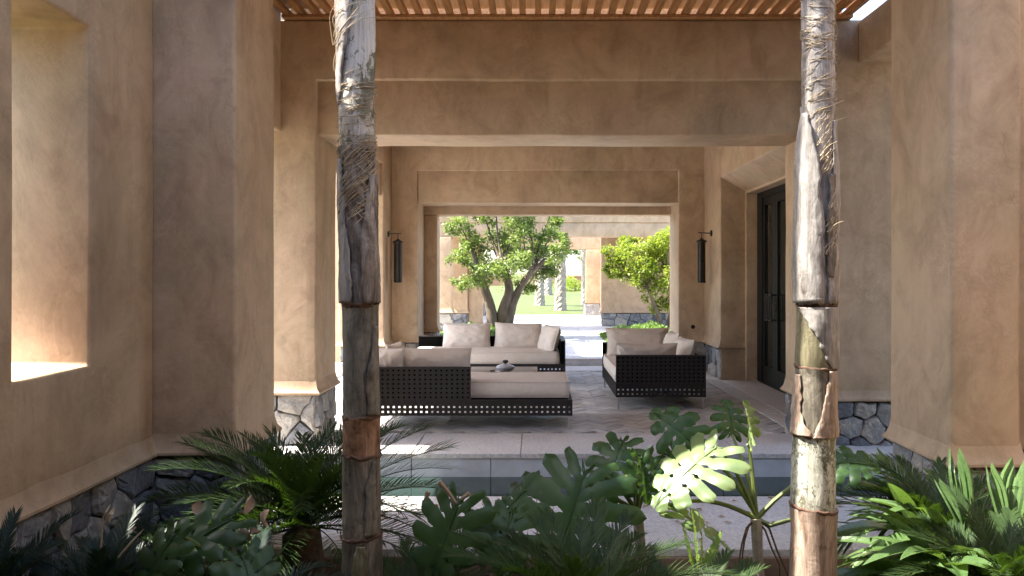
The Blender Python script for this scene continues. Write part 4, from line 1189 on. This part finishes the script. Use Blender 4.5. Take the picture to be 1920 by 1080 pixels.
def curl_leaf(parent, c, w, h, rot, seed, mt):
    rng = random.Random(seed); mb = MB(); n = 7
    for j in range(n + 1):
        for i in range(n + 1):
            u = -1 + 2 * i / n; v = j / n; ww_ = w * math.sin(math.pi * (.08 + .9 * v)) ** .8
            a = u * (1.1 + .8 * v)
            mb.v.append((math.sin(a) * ww_ * .5, h * (v - .5) + .01 * noise.noise(Vector((u * 3, v * 3, seed))), (1 - math.cos(a)) * ww_ * .5 + .3 * h * (v - .5) ** 2))
    for j in range(n):
        for i in range(n):
            a = j * (n + 1) + i; mb.f.append((a, a + 1, a + n + 2, a + n + 1))
    me = bpy.data.meshes.new('dry_leaf'); me.from_pydata(mb.v, [], mb.f); me.materials.append(M[mt])
    me.polygons.foreach_set('use_smooth', [True] * len(me.polygons))
    o = bpy.data.objects.new('dry_leaf', me); COL.objects.link(o); o.parent = parent
    o.location = Vector(c) - Vector(parent.location); o.rotation_euler = rot


for k, (px_, py_, w_, h_) in enumerate([(372, 952, .05, .07), (462, 945, .06, .10), (488, 972, .09, .10), (455, 1010, .08, .09), (322, 1003, .05, .05), (478, 1000, .05, .08)]):
    curl_leaf(mD, P(px_, py_, 3.24), w_ * .8, h_ * .8, (R(60 + 25 * k), R(40 * k), R(70 * k)), 340 + k, 'dry')

# ---- strap-leaved clump, pleated palm seedlings, sword fern on the right
def strap_mesh(seed, L, W, droop, pleat=0, fork=0.0, twist=0.0):
    rng = random.Random(seed); mb = MB(); N = 12; K = 6 if not pleat else 10
    for j in range(N + 1):
        f = j / N; a = droop * f
        y = L * (math.sin(a) / droop if droop > 1e-3 else f); z = -L * ((1 - math.cos(a)) / droop if droop > 1e-3 else 0)
        w_ = W * (math.sin(math.pi * (.06 + .94 * f ** .85)) ** .8) if not pleat else W * (.25 + .75 * math.sin(math.pi * .5 * min(1, f * 1.6))) * (1 - max(0, f - .72) / .28 * .55)
        for i in range(K + 1):
            u = -1 + 2 * i / K
            zz = abs(u) * w_ * .28 + (pleat * w_ * (.5 if i % 2 else -.5)) + .004 * noise.noise(Vector((u * 2, f * 5, seed)))
            yy = y - (fork * L * (1 - abs(u)) ** 1.3 * max(0, f - .6) / .4 if fork else 0) 
            tw = twist * f; x_ = u * w_ / 2
            mb.v.append((x_ * math.cos(tw), yy, z + zz + x_ * math.sin(tw)))
    for j in range(N):
        for i in range(K):
            a = j * (K + 1) + i; mb.f.append((a, a + 1, a + K + 2, a + K + 1))
    me = bpy.data.meshes.new('leaf'); me.from_pydata(mb.v, [], mb.f)
    me.polygons.foreach_set('use_smooth', [not pleat] * len(me.polygons))
    return me


def clump(label, root, leaves, mt, seed, name='strap_plant', cat='plant', group=None):
    T = thing(name, label, cat, tuple(root), group); rng = random.Random(seed)
    for k, (bx_, by_, bd_, hd, pt_, L, W, dr, pl_, fk) in enumerate(leaves):
        me = strap_mesh(seed * 31 + k, L, W, dr, pl_, fk, rng.uniform(-.4, .4)); b = P(bx_, by_, bd_)
        inst('leaf', me, M[mt], T, b, R(hd), R(pt_), rng.uniform(-.3, .3))
        m_ = MB(); r = Vector(root); m_.tube([r, r.lerp(b, .5) + Vector((0, 0, .03)), b, ], [.008, .007, .005], 6); m_.build('leaf_stalk', M['stalk'], T, smooth=True)
    return T


rng = random.Random(77)
lv_ = []
for k in range(30):      # long blades sweeping to the left and towards the viewer from a root below the picture
    lv_.append((rng.uniform(1690, 1800), rng.uniform(1000, 1110), rng.uniform(3.35, 3.85), rng.uniform(55, 135), rng.uniform(5, 62), rng.uniform(.34, .56), rng.uniform(.06, .10), rng.uniform(.5, 1.4), 0, 0))
for k in range(12):
    lv_.append((rng.uniform(1690, 1790), rng.uniform(1040, 1110), rng.uniform(3.2, 3.5), rng.uniform(120, 260), rng.uniform(10, 50), rng.uniform(.28, .42), rng.uniform(.06, .09), rng.uniform(.6, 1.3), 0, 0))
clump('glossy strap-leaved clump in sun just right of the right palm stem', P(1745, 1190, 3.6), lv_, 'strap', 401)
lv_ = []
for k, (bx_, by_, hd, pt_, L, W) in enumerate([(1812, 1000, 8, 80, .40, .10), (1806, 1005, 35, 66, .28, .08)]):
    lv_.append((bx_, by_, 3.75, hd, pt_, L, W, .2, .14, .30))
clump('upright pleated fork-tipped palm seedling in front of the right pillar', P(1812, 1170, 3.75), lv_, 'strap', 402, 'palm_seedling', 'seedling')
lv_ = []
for k, (bx_, by_, hd, pt_, L, W) in enumerate([(1885, 1010, 8, 76, .36, .09), (1890, 1020, -42, 58, .46, .14)]):
    lv_.append((bx_, by_, 3.75, hd, pt_, L, W, .25, .14, .22))
clump('pleated palm seedling cut off by the right edge', P(1895, 1170, 3.75), lv_, 'strap', 403, 'palm_seedling', 'seedling')
lv_ = []
for k, (bx_, by_, hd, pt_, L, W) in enumerate([(1752, 955, 55, 46, .42, .11), (1740, 945, 75, 30, .40, .09), (1712, 940, 82, 22, .36, .10), (1700, 950, 95, 35, .34, .09)]):
    lv_.append((bx_, by_, 4.2, hd, pt_, L, W, .5, .05, 0))
clump('broad single leaves leaning left in front of the right plinth', P(1745, 1150, 4.2), lv_, 'strap', 404)

pf = thing('young_palm', 'young feather-leaved palm behind the right palm stem at water level', 'palm', tuple(P(1760, 1140, 4.35)))
rr = random.Random(91); root = P(1755, 1000, 4.3)
m_ = MB(); m_.tube([P(1760, 1190, 4.35), root], [.03, .022], 8); m_.build('stem', M['trunk_fibre'], pf, smooth=True)
for k, (hd, pt_, L) in enumerate([(75, 46, .74), (88, 30, .72), (62, 58, .60), (100, 18, .66), (30, 60, .5), (-40, 48, .55), (120, 36, .6), (82, 8, .6), (-75, 40, .6)]):
    me = frond_mesh(rr, L, 13, .22, .026, .9, 18, 30, 'feather', .006)
    inst('frond', me, M['strap'], pf, root, R(hd), R(pt_), rr.uniform(-.3, .3))

fn = thing('sword_fern', 'small sunlit sword fern below the pale monstera leaf', 'fern', tuple(P(1320, 1120, 3.7)))
rr = random.Random(95)
for k, (px_, hd, pt_, L) in enumerate([(1308, 6, 86, .30), (1316, -22, 80, .27), (1300, 20, 70, .22), (1322, -55, 55, .2)]):
    me = frond_mesh(rr, L, 30, .040, .010, .25, 5, 8, 'fern', .003)
    inst('frond', me, M['fern'], fn, P(px_, 1068, 3.7), R(hd), R(pt_), R(90 if k < 2 else 40))
m_ = MB(); m_.tube([P(1320, 1190, 3.7), P(1312, 1060, 3.7)], [.012, .006], 6); m_.build('stem', M['trunk_fibre'], fn)

# straw-coloured dead leaflets at the left and right
dl = thing('dead_frond', 'pale dead frond tips standing in the dark cycad at lower left', 'frond', tuple(P(190, 1130, 3.2)))
for k, (a, b, c, d) in enumerate([(190, 978, 208, 945), (196, 980, 215, 950), (204, 978, 215, 955), (222, 1045, 270, 992), (180, 1060, 188, 1040), (250, 995, 255, 988)]):
    m_ = MB(); m_.tube([P(a, b, 3.15), P((a + c) / 2, (b + d) / 2 - 2, 3.15), P(c, d, 3.17)], [.004, .0045, .001], 5); m_.build('leaflet', M['straw'], dl)
m_ = MB(); m_.tube([P(190, 1130, 3.2), P(188, 1050, 3.17), P(192, 980, 3.15)], [.006, .005, .003], 5); m_.build('leaf_stalk', M['straw'], dl)

# ------------------------------------------------------------------ the two palm stems
def zy(y, d): return EYE - (y - VY) / F * d


def stem_section(parent, name, axis, z0, z1, r0, r1, mt, seed, lump=0.012, label=None, n=28):
    """one internode / leaf base: slightly lumpy, slightly flared at the top"""
    K = max(6, int((z1 - z0) / 0.03)); mb = MB()
    for j in range(K + 1):
        f = j / K; z = z0 + (z1 - z0) * f; c = axis(z); r = r0 + (r1 - r0) * f
        r += 0.004 * max(0, (f - .93) / .07) - .003 * max(0, (.05 - f) / .05)
        for i in range(n):
            a = 2 * math.pi * i / n
            q = Vector((math.cos(a) * 1.3, math.sin(a) * 1.3, z * 3.2 + seed * 5))
            rr_ = r + lump * noise.noise(q) + lump * .4 * noise.noise(q * 3.1) + .0022 * noise.noise(Vector((math.cos(a) * 6, math.sin(a) * 6, z * 14)))
            mb.v.append((c.x + math.cos(a) * rr_, c.y + math.sin(a) * rr_, z))
    for j in range(K):
        for i in range(n):
            i2 = (i + 1) % n; mb.f.append((j * n + i, j * n + i2, (j + 1) * n + i2, (j + 1) * n + i))
    mb.f.append(tuple(K * n + i for i in range(n)))
    o = mb.build(name, M[mt], parent, smooth=True, angle=60)
    if label: o['label'] = label
    return o


def ring(parent, axis, z, r, seed, h=0.012, slant=0.0):
    mb = MB(); n = 40
    for (dz, e) in ((-h, -.003), (-h * .5, .001), (0, .003), (h * .4, .001), (h * .5, -.005)):
        c = axis(z)
        for i in range(n):
            a = 2 * math.pi * i / n; k = noise.noise(Vector((math.cos(a) * 3, math.sin(a) * 3, seed)))
            k2 = noise.noise(Vector((math.cos(a) * 14, math.sin(a) * 14, seed)))
            rr_ = r + e + .003 * k; mb.v.append((c.x + math.cos(a) * rr_, c.y + math.sin(a) * rr_, z + dz + .008 * k + .009 * k2 + slant * math.cos(a)))
    for j in range(4):
        for i in range(n):
            i2 = (i + 1) % n; mb.f.append((j * n + i, j * n + i2, (j + 1) * n + i2, (j + 1) * n + i))
    mb.build('leaf_scar', M['ring'], parent, smooth=True, angle=60)


def wrap(parent, axis, prof, mt, seed, name='sheath', label=None, bulge=None):
    """strip of leaf sheath hugging the stem: prof = [(z, angle_from, angle_to, radius)], angles in degrees, -90 faces the camera"""
    mb = MB(); K = 40; n = 16
    zs = [p[0] for p in prof]
    def ev(z):
        for a, b in zip(prof, prof[1:]):
            if a[0] <= z <= b[0]:
                f = (z - a[0]) / (b[0] - a[0]); return [a[i] + (b[i] - a[i]) * f for i in (1, 2, 3)]
        return list(prof[-1][1:])
    for j in range(K + 1):
        z = zs[0] + (zs[-1] - zs[0]) * j / K; a0, a1, r = ev(z); c = axis(z)
        a0 += 8 * noise.noise(Vector((0, seed, z * 9))) + 5 * noise.noise(Vector((0, seed, z * 37))); a1 += 8 * noise.noise(Vector((5, seed, z * 9))) + 5 * noise.noise(Vector((5, seed, z * 37)))
        for i in range(n + 1):
            u = i / n; a = R(a0 + (a1 - a0) * u)
            e = -.004 * (abs(2 * u - 1) ** 6)
            q = Vector((math.cos(a), math.sin(a), z * 4 + seed)); rr_ = r + .003 + e + .007 * noise.noise(q * 1.6) + .0035 * noise.noise(q * 7)
            mb.v.append((c.x + math.cos(a) * rr_, c.y + math.sin(a) * rr_, z))
    for j in range(K):
        for i in range(n):
            a = j * (n + 1) + i; mb.f.append((a, a + 1, a + n + 2, a + n + 1))
    o = mb.build(name, M[mt], parent, smooth=True, angle=0)
    sd = o.modifiers.new('thickness', 'SOLIDIFY'); sd.thickness = 0.004; sd.offset = 1
    if label: o['label'] = label
    return o


def fibres(parent, axis, z0, z1, r, n, seed, slope=(0.3, 1.0), a0=-200, a1=20, lift=0.006, mt='straw', length=(0.12, 0.3), sign=1):
    rng = random.Random(seed); mb = MB()
    for k in range(n):
        z = rng.uniform(z0, z1); a = R(rng.uniform(a0, a1)); L = rng.uniform(*length); s = sign * rng.uniform(*slope)
        N = 9; pts = []
        off = rng.uniform(.001, lift); free = rng.random() < .04
        for i in range(N + 1):
            f = i / N; aa = a + L * f / r * math.cos(math.atan(s)); zz = z + L * f * math.sin(math.atan(s)) + .006 * math.sin(f * 5 + k)
            rad = r + off + .004 * math.sin(f * 7 + k * 2) + (.05 * f * f if free else 0)
            c = axis(zz); pts.append((c.x + math.cos(aa) * rad, c.y + math.sin(aa) * rad, min(zz, z1 + .05)))
        mb.tube(pts, [.0021 * (1 - .6 * i / N) for i in range(N + 1)], 4, False)
    o = mb.build('fibre', M[mt], parent, smooth=True, angle=0); o['kind'] = 'stuff'
    return o


def palm_crown(parent, axis, ztop, seed):
    rr = random.Random(seed); c = axis(ztop)
    for k in range(9):
        me = frond_mesh(rr, 1.9, 34, .42, .03, 1.5, 12, 30, 'cycad', .018)
        inst('frond', me, M['strap'], parent, (c.x, c.y, ztop), k * 2.4, R(rr.uniform(25, 70)), rr.uniform(-.3, .3))


DL = 3.4
axL = lambda z: Vector((-0.748 - 0.012 * (z - 1.4) - .004 * math.sin(z * 4), DL, 0))
pl = thing('palm_tree', 'dark mottled palm stem standing left of the sofas', 'palm', (axL(0).x, DL, -0.42))
Z = [-0.45, zy(1003, DL), zy(852, DL), zy(780, DL), zy(571, DL), 2.05, 3.6, 6.0]
RR = [.092, .083, .079, .076, .074, .076, .076, .08]
names = ['sh_olive', 'sh_olive', 'sh_orange', 'sh_lichen', 'sh_dark', 'sh_green', 'sh_green']
for i in range(7):
    stem_section(pl, 'internode', axL, Z[i] - (.004 if i else 0), Z[i + 1], RR[i], RR[i + 1], names[i], 11 + i, .006 if i < 4 else .010,
                 'orange-brown papery band' if i == 2 else None)
for z, r, sl in ((Z[1], .087, .006), (Z[2], .082, -.004), (Z[3], .079, .002), (Z[4], .077, 0)): ring(pl, axL, z, r, z * 10, slant=sl)
wrap(pl, axL, [(zy(1100, DL), -95, -40, .094), (zy(1060, DL), -100, -60, .094), (zy(1012, DL), -92, -70, .088)], 'sh_yellow', 2)
wrap(pl, axL, [(zy(995, DL), -70, -30, .087), (zy(900, DL), -60, -35, .083), (zy(860, DL), -45, -40, .081)], 'sh_lichen', 3)
wrap(pl, axL, [(zy(775, DL), -60, -10, .081), (zy(700, DL), -64, -15, .080), (zy(610, DL), -30, -20, .077)], 'sh_olive', 4)
wrap(pl, axL, [(zy(568, DL), -215, -100, .080), (zy(470, DL), -210, -110, .080), (zy(380, DL), -190, -120, .079), (zy(300, DL), -150, -135, .077)], 'sh_grey', 5)
wrap(pl, axL, [(zy(568, DL), -75, 20, .080), (zy(430, DL), -70, 20, .081), (zy(330, DL), -40, 10, .080)], 'sh_dark', 6)
wrap(pl, axL, [(zy(200, DL), -160, -150, .080), (zy(130, DL), -205, -118, .083), (zy(40, DL), -215, -95, .084), (zy(-60, DL), -220, -85, .086)], 'sh_white', 7, label='pale striped sheath high on the left side')
fibres(pl, axL, zy(420, DL), zy(290, DL), .080, 70, 8, (.7, 1.0), -185, -60, .004, length=(.10, .2))
fibres(pl, axL, zy(290, DL), zy(160, DL), .079, 60, 18, (.05, .35), -190, 0, .004, length=(.08, .2))
fibres(pl, axL, zy(400, DL), zy(250, DL), .080, 25, 28, (.6, 1.2), -90, -20, .005, length=(.06, .12), sign=-1)
fibres(pl, axL, zy(140, DL), zy(40, DL), .082, 14, 9, (.3, 1.5), -200, -150, .03)
palm_crown(pl, axL, 6.0, 501)

DR = 3.4
axR = lambda z: Vector((1.200 + 0.010 * (z - 1.4) - .003 * math.sin(z * 3), DR, 0))
pr2 = thing('palm_tree', 'sunlit pale palm stem with peeling sheaths standing right of the sofas', 'palm', (axR(0).x, DR, -0.42))
Z = [-0.45, zy(950, DR), zy(812, DR), zy(688, DR), zy(571, DR), zy(200, DR), 3.6, 6.0]
RR = [.100, .094, .088, .083, .080, .070, .060, .07]
names = ['sh_paper', 'sh_speck', 'sh_olive', 'sh_yellow', 'sh_white', 'sh_white', 'sh_white']
for i in range(7):
    stem_section(pr2, 'internode', axR, Z[i] - (.004 if i else 0), Z[i + 1], RR[i], RR[i + 1], names[i], 31 + i, .006 if i < 4 else .009)
for z, r, sl in ((Z[1], .098, -.012), (Z[2], .092, .004), (Z[3], .086, -.006), (Z[4], .083, 0.003)): ring(pr2, axR, z, r, z * 9, slant=sl)
wrap(pr2, axR, [(zy(815, DR), -105, -25, .093), (zy(790, DR), -100, -25, .092), (zy(740, DR), -82, -28, .090), (zy(692, DR), -68, -30, .087)], 'sh_paper', 41, 'bract', 'pinkish papery bract')
wrap(pr2, axR, [(zy(812, DR), -190, -120, .093), (zy(780, DR), -185, -140, .092), (zy(700, DR), -190, -152, .088)], 'sh_paper', 42, 'bract')
wrap(pr2, axR, [(zy(688, DR), -62, -10, .087), (zy(650, DR), -92, -8, .087), (zy(620, DR), -118, 0, .0865), (zy(575, DR), -165, 20, .085)], 'sh_grey', 43, 'sheath', 'grey lichen-covered sheath')
wrap(pr2, axR, [(zy(568, DR), -215, -88, .093), (zy(480, DR), -215, -92, .095), (zy(380, DR), -210, -98, .094), (zy(290, DR), -205, -110, .086), (zy(215, DR), -165, -140, .076)], 'sh_grey', 44, 'sheath', 'bulging whitish sheath on the left side')
wrap(pr2, axR, [(zy(568, DR), -80, 20, .085), (zy(430, DR), -70, 20, .083), (zy(330, DR), -62, 10, .079), (zy(230, DR), -50, 0, .075)], 'sh_white', 45)
wrap(pr2, axR, [(zy(520, DR), -82, -58, .0845), (zy(420, DR), -80, -45, .0845), (zy(330, DR), -75, -48, .081)], 'sh_dark', 46)
fibres(pr2, axR, zy(480, DR), zy(370, DR), .086, 26, 47, (1.0, 1.8), -95, -62, .006, length=(.05, .12))
fibres(pr2, axR, zy(330, DR), zy(230, DR), .079, 30, 48, (.8, 2.0), -115, -80, .006, length=(.04, .09))
fibres(pr2, axR, zy(230, DR), zy(60, DR), .071, 70, 49, (.1, .8), lift=.004, length=(.06, .16))
fibres(pr2, axR, zy(90, DR), zy(-60, DR), .068, 70, 50, (.05, .4), lift=.004, length=(.06, .16), sign=-1)
palm_crown(pr2, axR, 6.0, 502)

# ------------------------------------------------------------------ courtyard trees and beds
def leaf_cloud(mb, rng, c, r, n, size, flat=.8):
    for k in range(n):
        while True:
            q = Vector((rng.uniform(-1, 1), rng.uniform(-1, 1), rng.uniform(-1, 1)))
            if .25 < q.length < 1: break
        q = q * (0.75 + .25 * rng.random())
        p = c + Vector((q.x * r, q.y * r, q.z * r * flat))
        d = Vector((rng.gauss(0, 1), rng.gauss(0, 1), rng.gauss(-.2, .7))).normalized()
        t, s, nn = frame_from(d, (rng.uniform(-.6, .6), rng.uniform(-.6, .6), 1))
        L = size * rng.uniform(.7, 1.25); w_ = L * .26
        mb.add([p, p + t * L * .5 + s * w_ + nn * w_ * .35, p + t * L, p + t * L * .5 - s * w_ + nn * w_ * .35, p + t * L * .5], [(0, 4, 1), (1, 4, 2), (2, 4, 3), (3, 4, 0)])


def limb(mb, pts, r0, r1, n=9, seed=0):
    pts = [Vector(p) for p in pts]; out = []; K = 5
    for a in range(len(pts) - 1):
        p0, p1, p2, p3 = pts[max(a - 1, 0)], pts[a], pts[a + 1], pts[min(a + 2, len(pts) - 1)]
        for k in range(K):
            t = k / K
            out.append(0.5 * ((2 * p1) + (-p0 + p2) * t + (2 * p0 - 5 * p1 + 4 * p2 - p3) * t * t + (-p0 + 3 * p1 - 3 * p2 + p3) * t ** 3))
    out.append(pts[-1]); m = len(out)
    mb.tube(out, [(r0 + (r1 - r0) * i / (m - 1)) * (1 + .12 * noise.noise(Vector((i * .7, seed, 0)))) for i in range(m)], n)


def tree(name, label, base, trunks, clumps, mt, seed, nleaf=260, size=.085, group=None):
    rng = random.Random(seed); base = Vector(base)
    T = thing(name, label, 'tree', tuple(base), group)
    tb_ = MB()
    for (pts, r0, r1) in trunks: limb(tb_, pts, r0, r1, 10, seed)
    tips = [Vector(t[0][-1]) for t in trunks]
    for (c, r) in clumps:
        c = Vector(c); s = min(tips, key=lambda q: (q - c).length)
        limb(tb_, [s, s.lerp(c, .5) + Vector((rng.uniform(-.1, .1), rng.uniform(-.1, .1), .05)), c], .035, .008, 6, seed)
    tb_.build('trunk', M['bark'], T, smooth=True, angle=0)
    cb = MB()
    for (c, r) in clumps:
        c = Vector(c); leaf_cloud(cb, rng, c, r, int(nleaf * (r / .35) ** 2), size)
        for k in range(4):
            d = Vector((rng.gauss(0, 1), rng.gauss(0, 1), rng.gauss(0, .8))).normalized()
            leaf_cloud(cb, rng, c + d * r * 1.05, r * .42, int(nleaf * .12), size)
    cb.build('crown', M[mt], T)
    return T


D = 17.6; b0 = P(938, 636, D)
cl = []
rng = random.Random(61)
for (px_, py_, dd_, r) in [(862, 420, 0, .24), (880, 450, .2, .26), (868, 480, -.3, .22), (898, 490, .3, .30), (905, 520, -.3, .28), (872, 530, .1, .20), (940, 505, -.1, .28), (955, 460, .3, .28), (985, 440, -.2, .26), (1005, 470, .2, .30), (1032, 440, 0, .24), (1040, 415, .2, .18), (1045, 475, -.3, .24), (1010, 510, .4, .26), (975, 490, -.4, .26), (920, 440, .5, .22), (1035, 505, .3, .2), (960, 420, .4, .22), (905, 400, .3, .26), (985, 395, -.1, .3), (1040, 385, .3, .24), (930, 375, 0, .28), (872, 380, .3, .22), (985, 540, .5, .18), (1062, 455, .2, .14)]:
    cl.append((P(px_, py_, D) + Vector((0, dd_ * 1.6, 0)), r))
tree('citrus_tree', 'gnarled multi-trunk tree growing behind the far sofa', (b0.x, D, CZ),
     [([P(925, 640, D), P(922, 590, D), P(912, 550, D), P(898, 515, D)], .15, .07), ([P(945, 640, D) + Vector((0, .1, 0)), P(944, 585, D), P(955, 545, D), P(945, 505, D)], .16, .07),
      ([P(950, 640, D) - Vector((0, .1, 0)), P(958, 580, D), P(978, 535, D), P(1000, 505, D)], .13, .055)], [(c, r * 1.2) for c, r in cl], 'citrus', 611, 560, .085)
D = 18.0; b0 = P(1248, 628, D); cl = []
for (px_, py_, dd_, r) in [(1155, 485, 0, .22), (1175, 470, .2, .26), (1200, 500, -.2, .30), (1225, 465, .1, .30), (1250, 450, -.2, .28), (1245, 490, .3, .30), (1215, 530, .1, .26), (1250, 530, -.2, .28), (1185, 515, .3, .22), (1250, 570, .2, .2), (1290, 480, 0, .34), (1290, 530, .2, .3), (1320, 510, 0, .3), (1275, 435, .1, .25), (1150, 510, .1, .14), (1180, 450, .3, .14)]:
    cl.append((P(px_, py_, D) + Vector((0, dd_ * 1.6, 0)), r))
tree('citrus_tree', 'bright yellow-green tree at the right of the courtyard opening', (b0.x, D, CZ),
     [([P(1245, 636, D), P(1240, 610, D), P(1228, 575, D), P(1215, 540, D)], .07, .035), ([P(1254, 636, D), P(1256, 600, D), P(1262, 570, D), P(1258, 530, D)], .08, .04)], [(c, r * 1.3) for c, r in cl], 'citrus_b', 612, 640, .085)


def bed(name, label, x0, x1, y0, y1, z, h, n, seed, size=.07):
    rng = random.Random(seed); mb = MB()
    for k in range(n):
        u, v = rng.uniform(-1, 1), rng.uniform(-1, 1)
        e = max(0, 1 - (abs(u) ** 3)) * max(0, 1 - abs(v) ** 3)
        x = (x0 + x1) / 2 + u * (x1 - x0) / 2; y = (y0 + y1) / 2 + v * (y1 - y0) / 2
        hh = h * e * (.75 + .35 * noise.noise(Vector((x * 2.5, y * 2.5, seed)))) * rng.uniform(.5, 1.0)
        p = Vector((x, y, z + hh)); d = Vector((rng.gauss(0, 1), rng.gauss(0, 1), rng.uniform(.1, 1.2))).normalized()
        t, s, nn = frame_from(d); L = size * rng.uniform(.7, 1.3)
        mb.add([p, p + t * L * .5 + s * L * .3, p + t * L, p + t * L * .5 - s * L * .3], [(0, 1, 2, 3)])
    o = mb.build(name, M['cover'], None); tag(o, label, 'ground cover', None, 'stuff'); return o


bed('ground_cover', 'leafy ground cover at the foot of the gnarled courtyard tree', -2.3, 0.35, 15.6, 18.6, CZ, .40, 11000, 71)
bed('ground_cover', 'sunlit ground cover behind the two-seat sofa in the courtyard', 1.5, 3.6, 16.0, 18.8, CZ, .38, 9000, 72)

# ------------------------------------------------------------------ far garden: palms, hedge, wall, trees
def date_palm(label, px_, py_, d, w, H, seed):
    b = P(px_, py_, d); rr = random.Random(seed); T = thing('date_palm', label, 'palm', (b.x, b.y, b.z), 'date palms on the lawn')
    mb = MB(); K = int(H / .11); n = 14
    for j in range(K + 1):
        for i in range(n):
            a = 2 * math.pi * (i + (j % 2) * .5) / n; z = b.z - .1 + H * j / K
            r = w * (.5 + .12 * math.exp(-(z - b.z) * 2)) * (1 + .10 * ((i + j) % 2) + rr.uniform(-.06, .06))
            mb.v.append((b.x + math.cos(a) * r, b.y + math.sin(a) * r, z + rr.uniform(-.02, .02)))
    for j in range(K):
        for i in range(n):
            i2 = (i + 1) % n; mb.f.append((j * n + i, j * n + i2, (j + 1) * n + i2, (j + 1) * n + i))
    mb.build('trunk', M['palm_bark'], T)
    me = frond_mesh(rr, 2.2, 34, .4, .035, 1.3, 15, 30, 'cycad', .025)
    for k in range(16): inst('frond', me, M['cycad'], T, (b.x, b.y, b.z + H - .1), k * 2.4, R(rr.uniform(-15, 70)), rr.uniform(-.3, .3), rr.uniform(.85, 1.1))


date_palm('thick pale palm trunk in the middle of the lawn', 1051, 583, 32, .40, 4.6, 1)
date_palm('darker palm trunk left of the pale one on the lawn', 1012, 574, 36, .38, 5.0, 2)
date_palm('slender palm trunk beside the right gateway pillar', 1095, 572, 37, .22, 5.0, 3)
date_palm('distant palm trunk between the two nearer palms on the lawn', 1027, 556, 52, .5, 6.0, 4)
hw_ = thing('garden_wall', 'low terracotta boundary wall at the end of the lawn', 'wall', (0, 75, 0.4))
bx('wall', M['terracotta'], hw_, -30, 30, 75, 75.4, 0.2, 1.45, 0.02)
bx('coping', M['terracotta'], hw_, -30, 30, 74.93, 75.47, 1.452, 1.55, 0.02)


def shrub(label, px_, py_, d, r, h, seed, mt='citrus', name='shrub'):
    b = P(px_, py_, d); rr = random.Random(seed); T = thing(name, label, 'shrub', tuple(b), 'shrubs on the lawn')
    cb = MB()
    for k in range(14):
        leaf_cloud(cb, rr, b + Vector((rr.uniform(-r, r), rr.uniform(-r, r), h * rr.uniform(.25, .85))), r * .5, 90, .16)
    cb.build('foliage', M[mt], T); s = MB()
    for k in range(4): limb(s, [b, b + Vector((rr.uniform(-r, r) * .4, rr.uniform(-r, r) * .4, h * .6))], .04, .015, 6)
    s.build('stem', M['bark'], T)


shrub('round shrub at the right of the far lawn', 1080, 552, 60, 1.3, 1.3, 81, 'citrus_b')
shrub('dark shrub behind the palms at the left of the lawn', 985, 556, 56, 1.6, 1.6, 82)
shrub('shrub in the middle distance beyond the pale palm', 1062, 548, 68, 1.2, 1.2, 83)
for k, (px_, d, h, r, lb) in enumerate([(960, 85, 7, 2.6, 'spreading tree far beyond the lawn behind the gnarled tree'), (1110, 95, 6, 2.6, 'pale distant tree beyond the garden wall at the right'), (1040, 100, 7.5, 3.0, 'distant tree beyond the garden wall in the centre')]):
    b = P(px_, 540, d); b.z = .4; rr = random.Random(90 + k)
    cl = [(b + Vector((rr.uniform(-r, r), rr.uniform(-r, r), h * rr.uniform(.5, 1))), rr.uniform(.9, 1.4)) for _ in range(13)]
    tree('garden_tree', lb, b, [([b, b + Vector((.1, 0, h * .3)), b + Vector((-.1, 0, h * .55))], .28, .16)], cl, 'citrus', 700 + k, 22, .42, 'trees beyond the lawn')
# trees beside the sunny paving on the left
for k, (x_, y_, h) in enumerate([(-13, 15, 4.2), (-15, 22, 5.0), (-12, 9, 3.2)]):
    b = Vector((x_, y_, -.6)); rr = random.Random(120 + k)
    cl = [(b + Vector((rr.uniform(-1.2, 1.2), rr.uniform(-1.2, 1.2), h * rr.uniform(.5, .95))), rr.uniform(.45, .7)) for _ in range(14)]
    tree('garden_tree', ['tree beyond the left paving, middle one', 'tree beyond the left paving, farthest one', 'tree beyond the left paving, nearest one'][k], b, [([b, b + Vector((.1, 0, h * .3)), b + Vector((-.05, .1, h * .55))], .16, .09)], cl, 'citrus', 720 + k, 110, .14, 'trees on the left side')

# ------------------------------------------------------------------ fallen leaves on the soil and the lower paving
rng = random.Random(808); mb = MB()
for k in range(420):
    if k < 360: p = Vector((rng.uniform(-2.1, 2.4), rng.uniform(2.4, 4.8), -0.385))
    else: p = Vector((rng.uniform(-1.6, 2.3), rng.uniform(4.95, 6.0), -0.166))
    a = rng.uniform(0, 6.28); L = rng.uniform(.03, .09); w_ = L * rng.uniform(.18, .4); d = Vector((math.cos(a), math.sin(a), 0)); q = Vector((-d.y, d.x, 0)); h = rng.uniform(.004, .02)
    mb.add([p, p + d * L * .5 + q * w_ + Vector((0, 0, h)), p + d * L + Vector((0, 0, h * .4)), p + d * L * .5 - q * w_ + Vector((0, 0, h))], [(0, 1, 2), (0, 2, 3)])
tag(mb.build('leaf_litter', M['dry'], None), 'dry brown leaves fallen on the soil and lower paving', 'leaf litter', None, 'stuff')
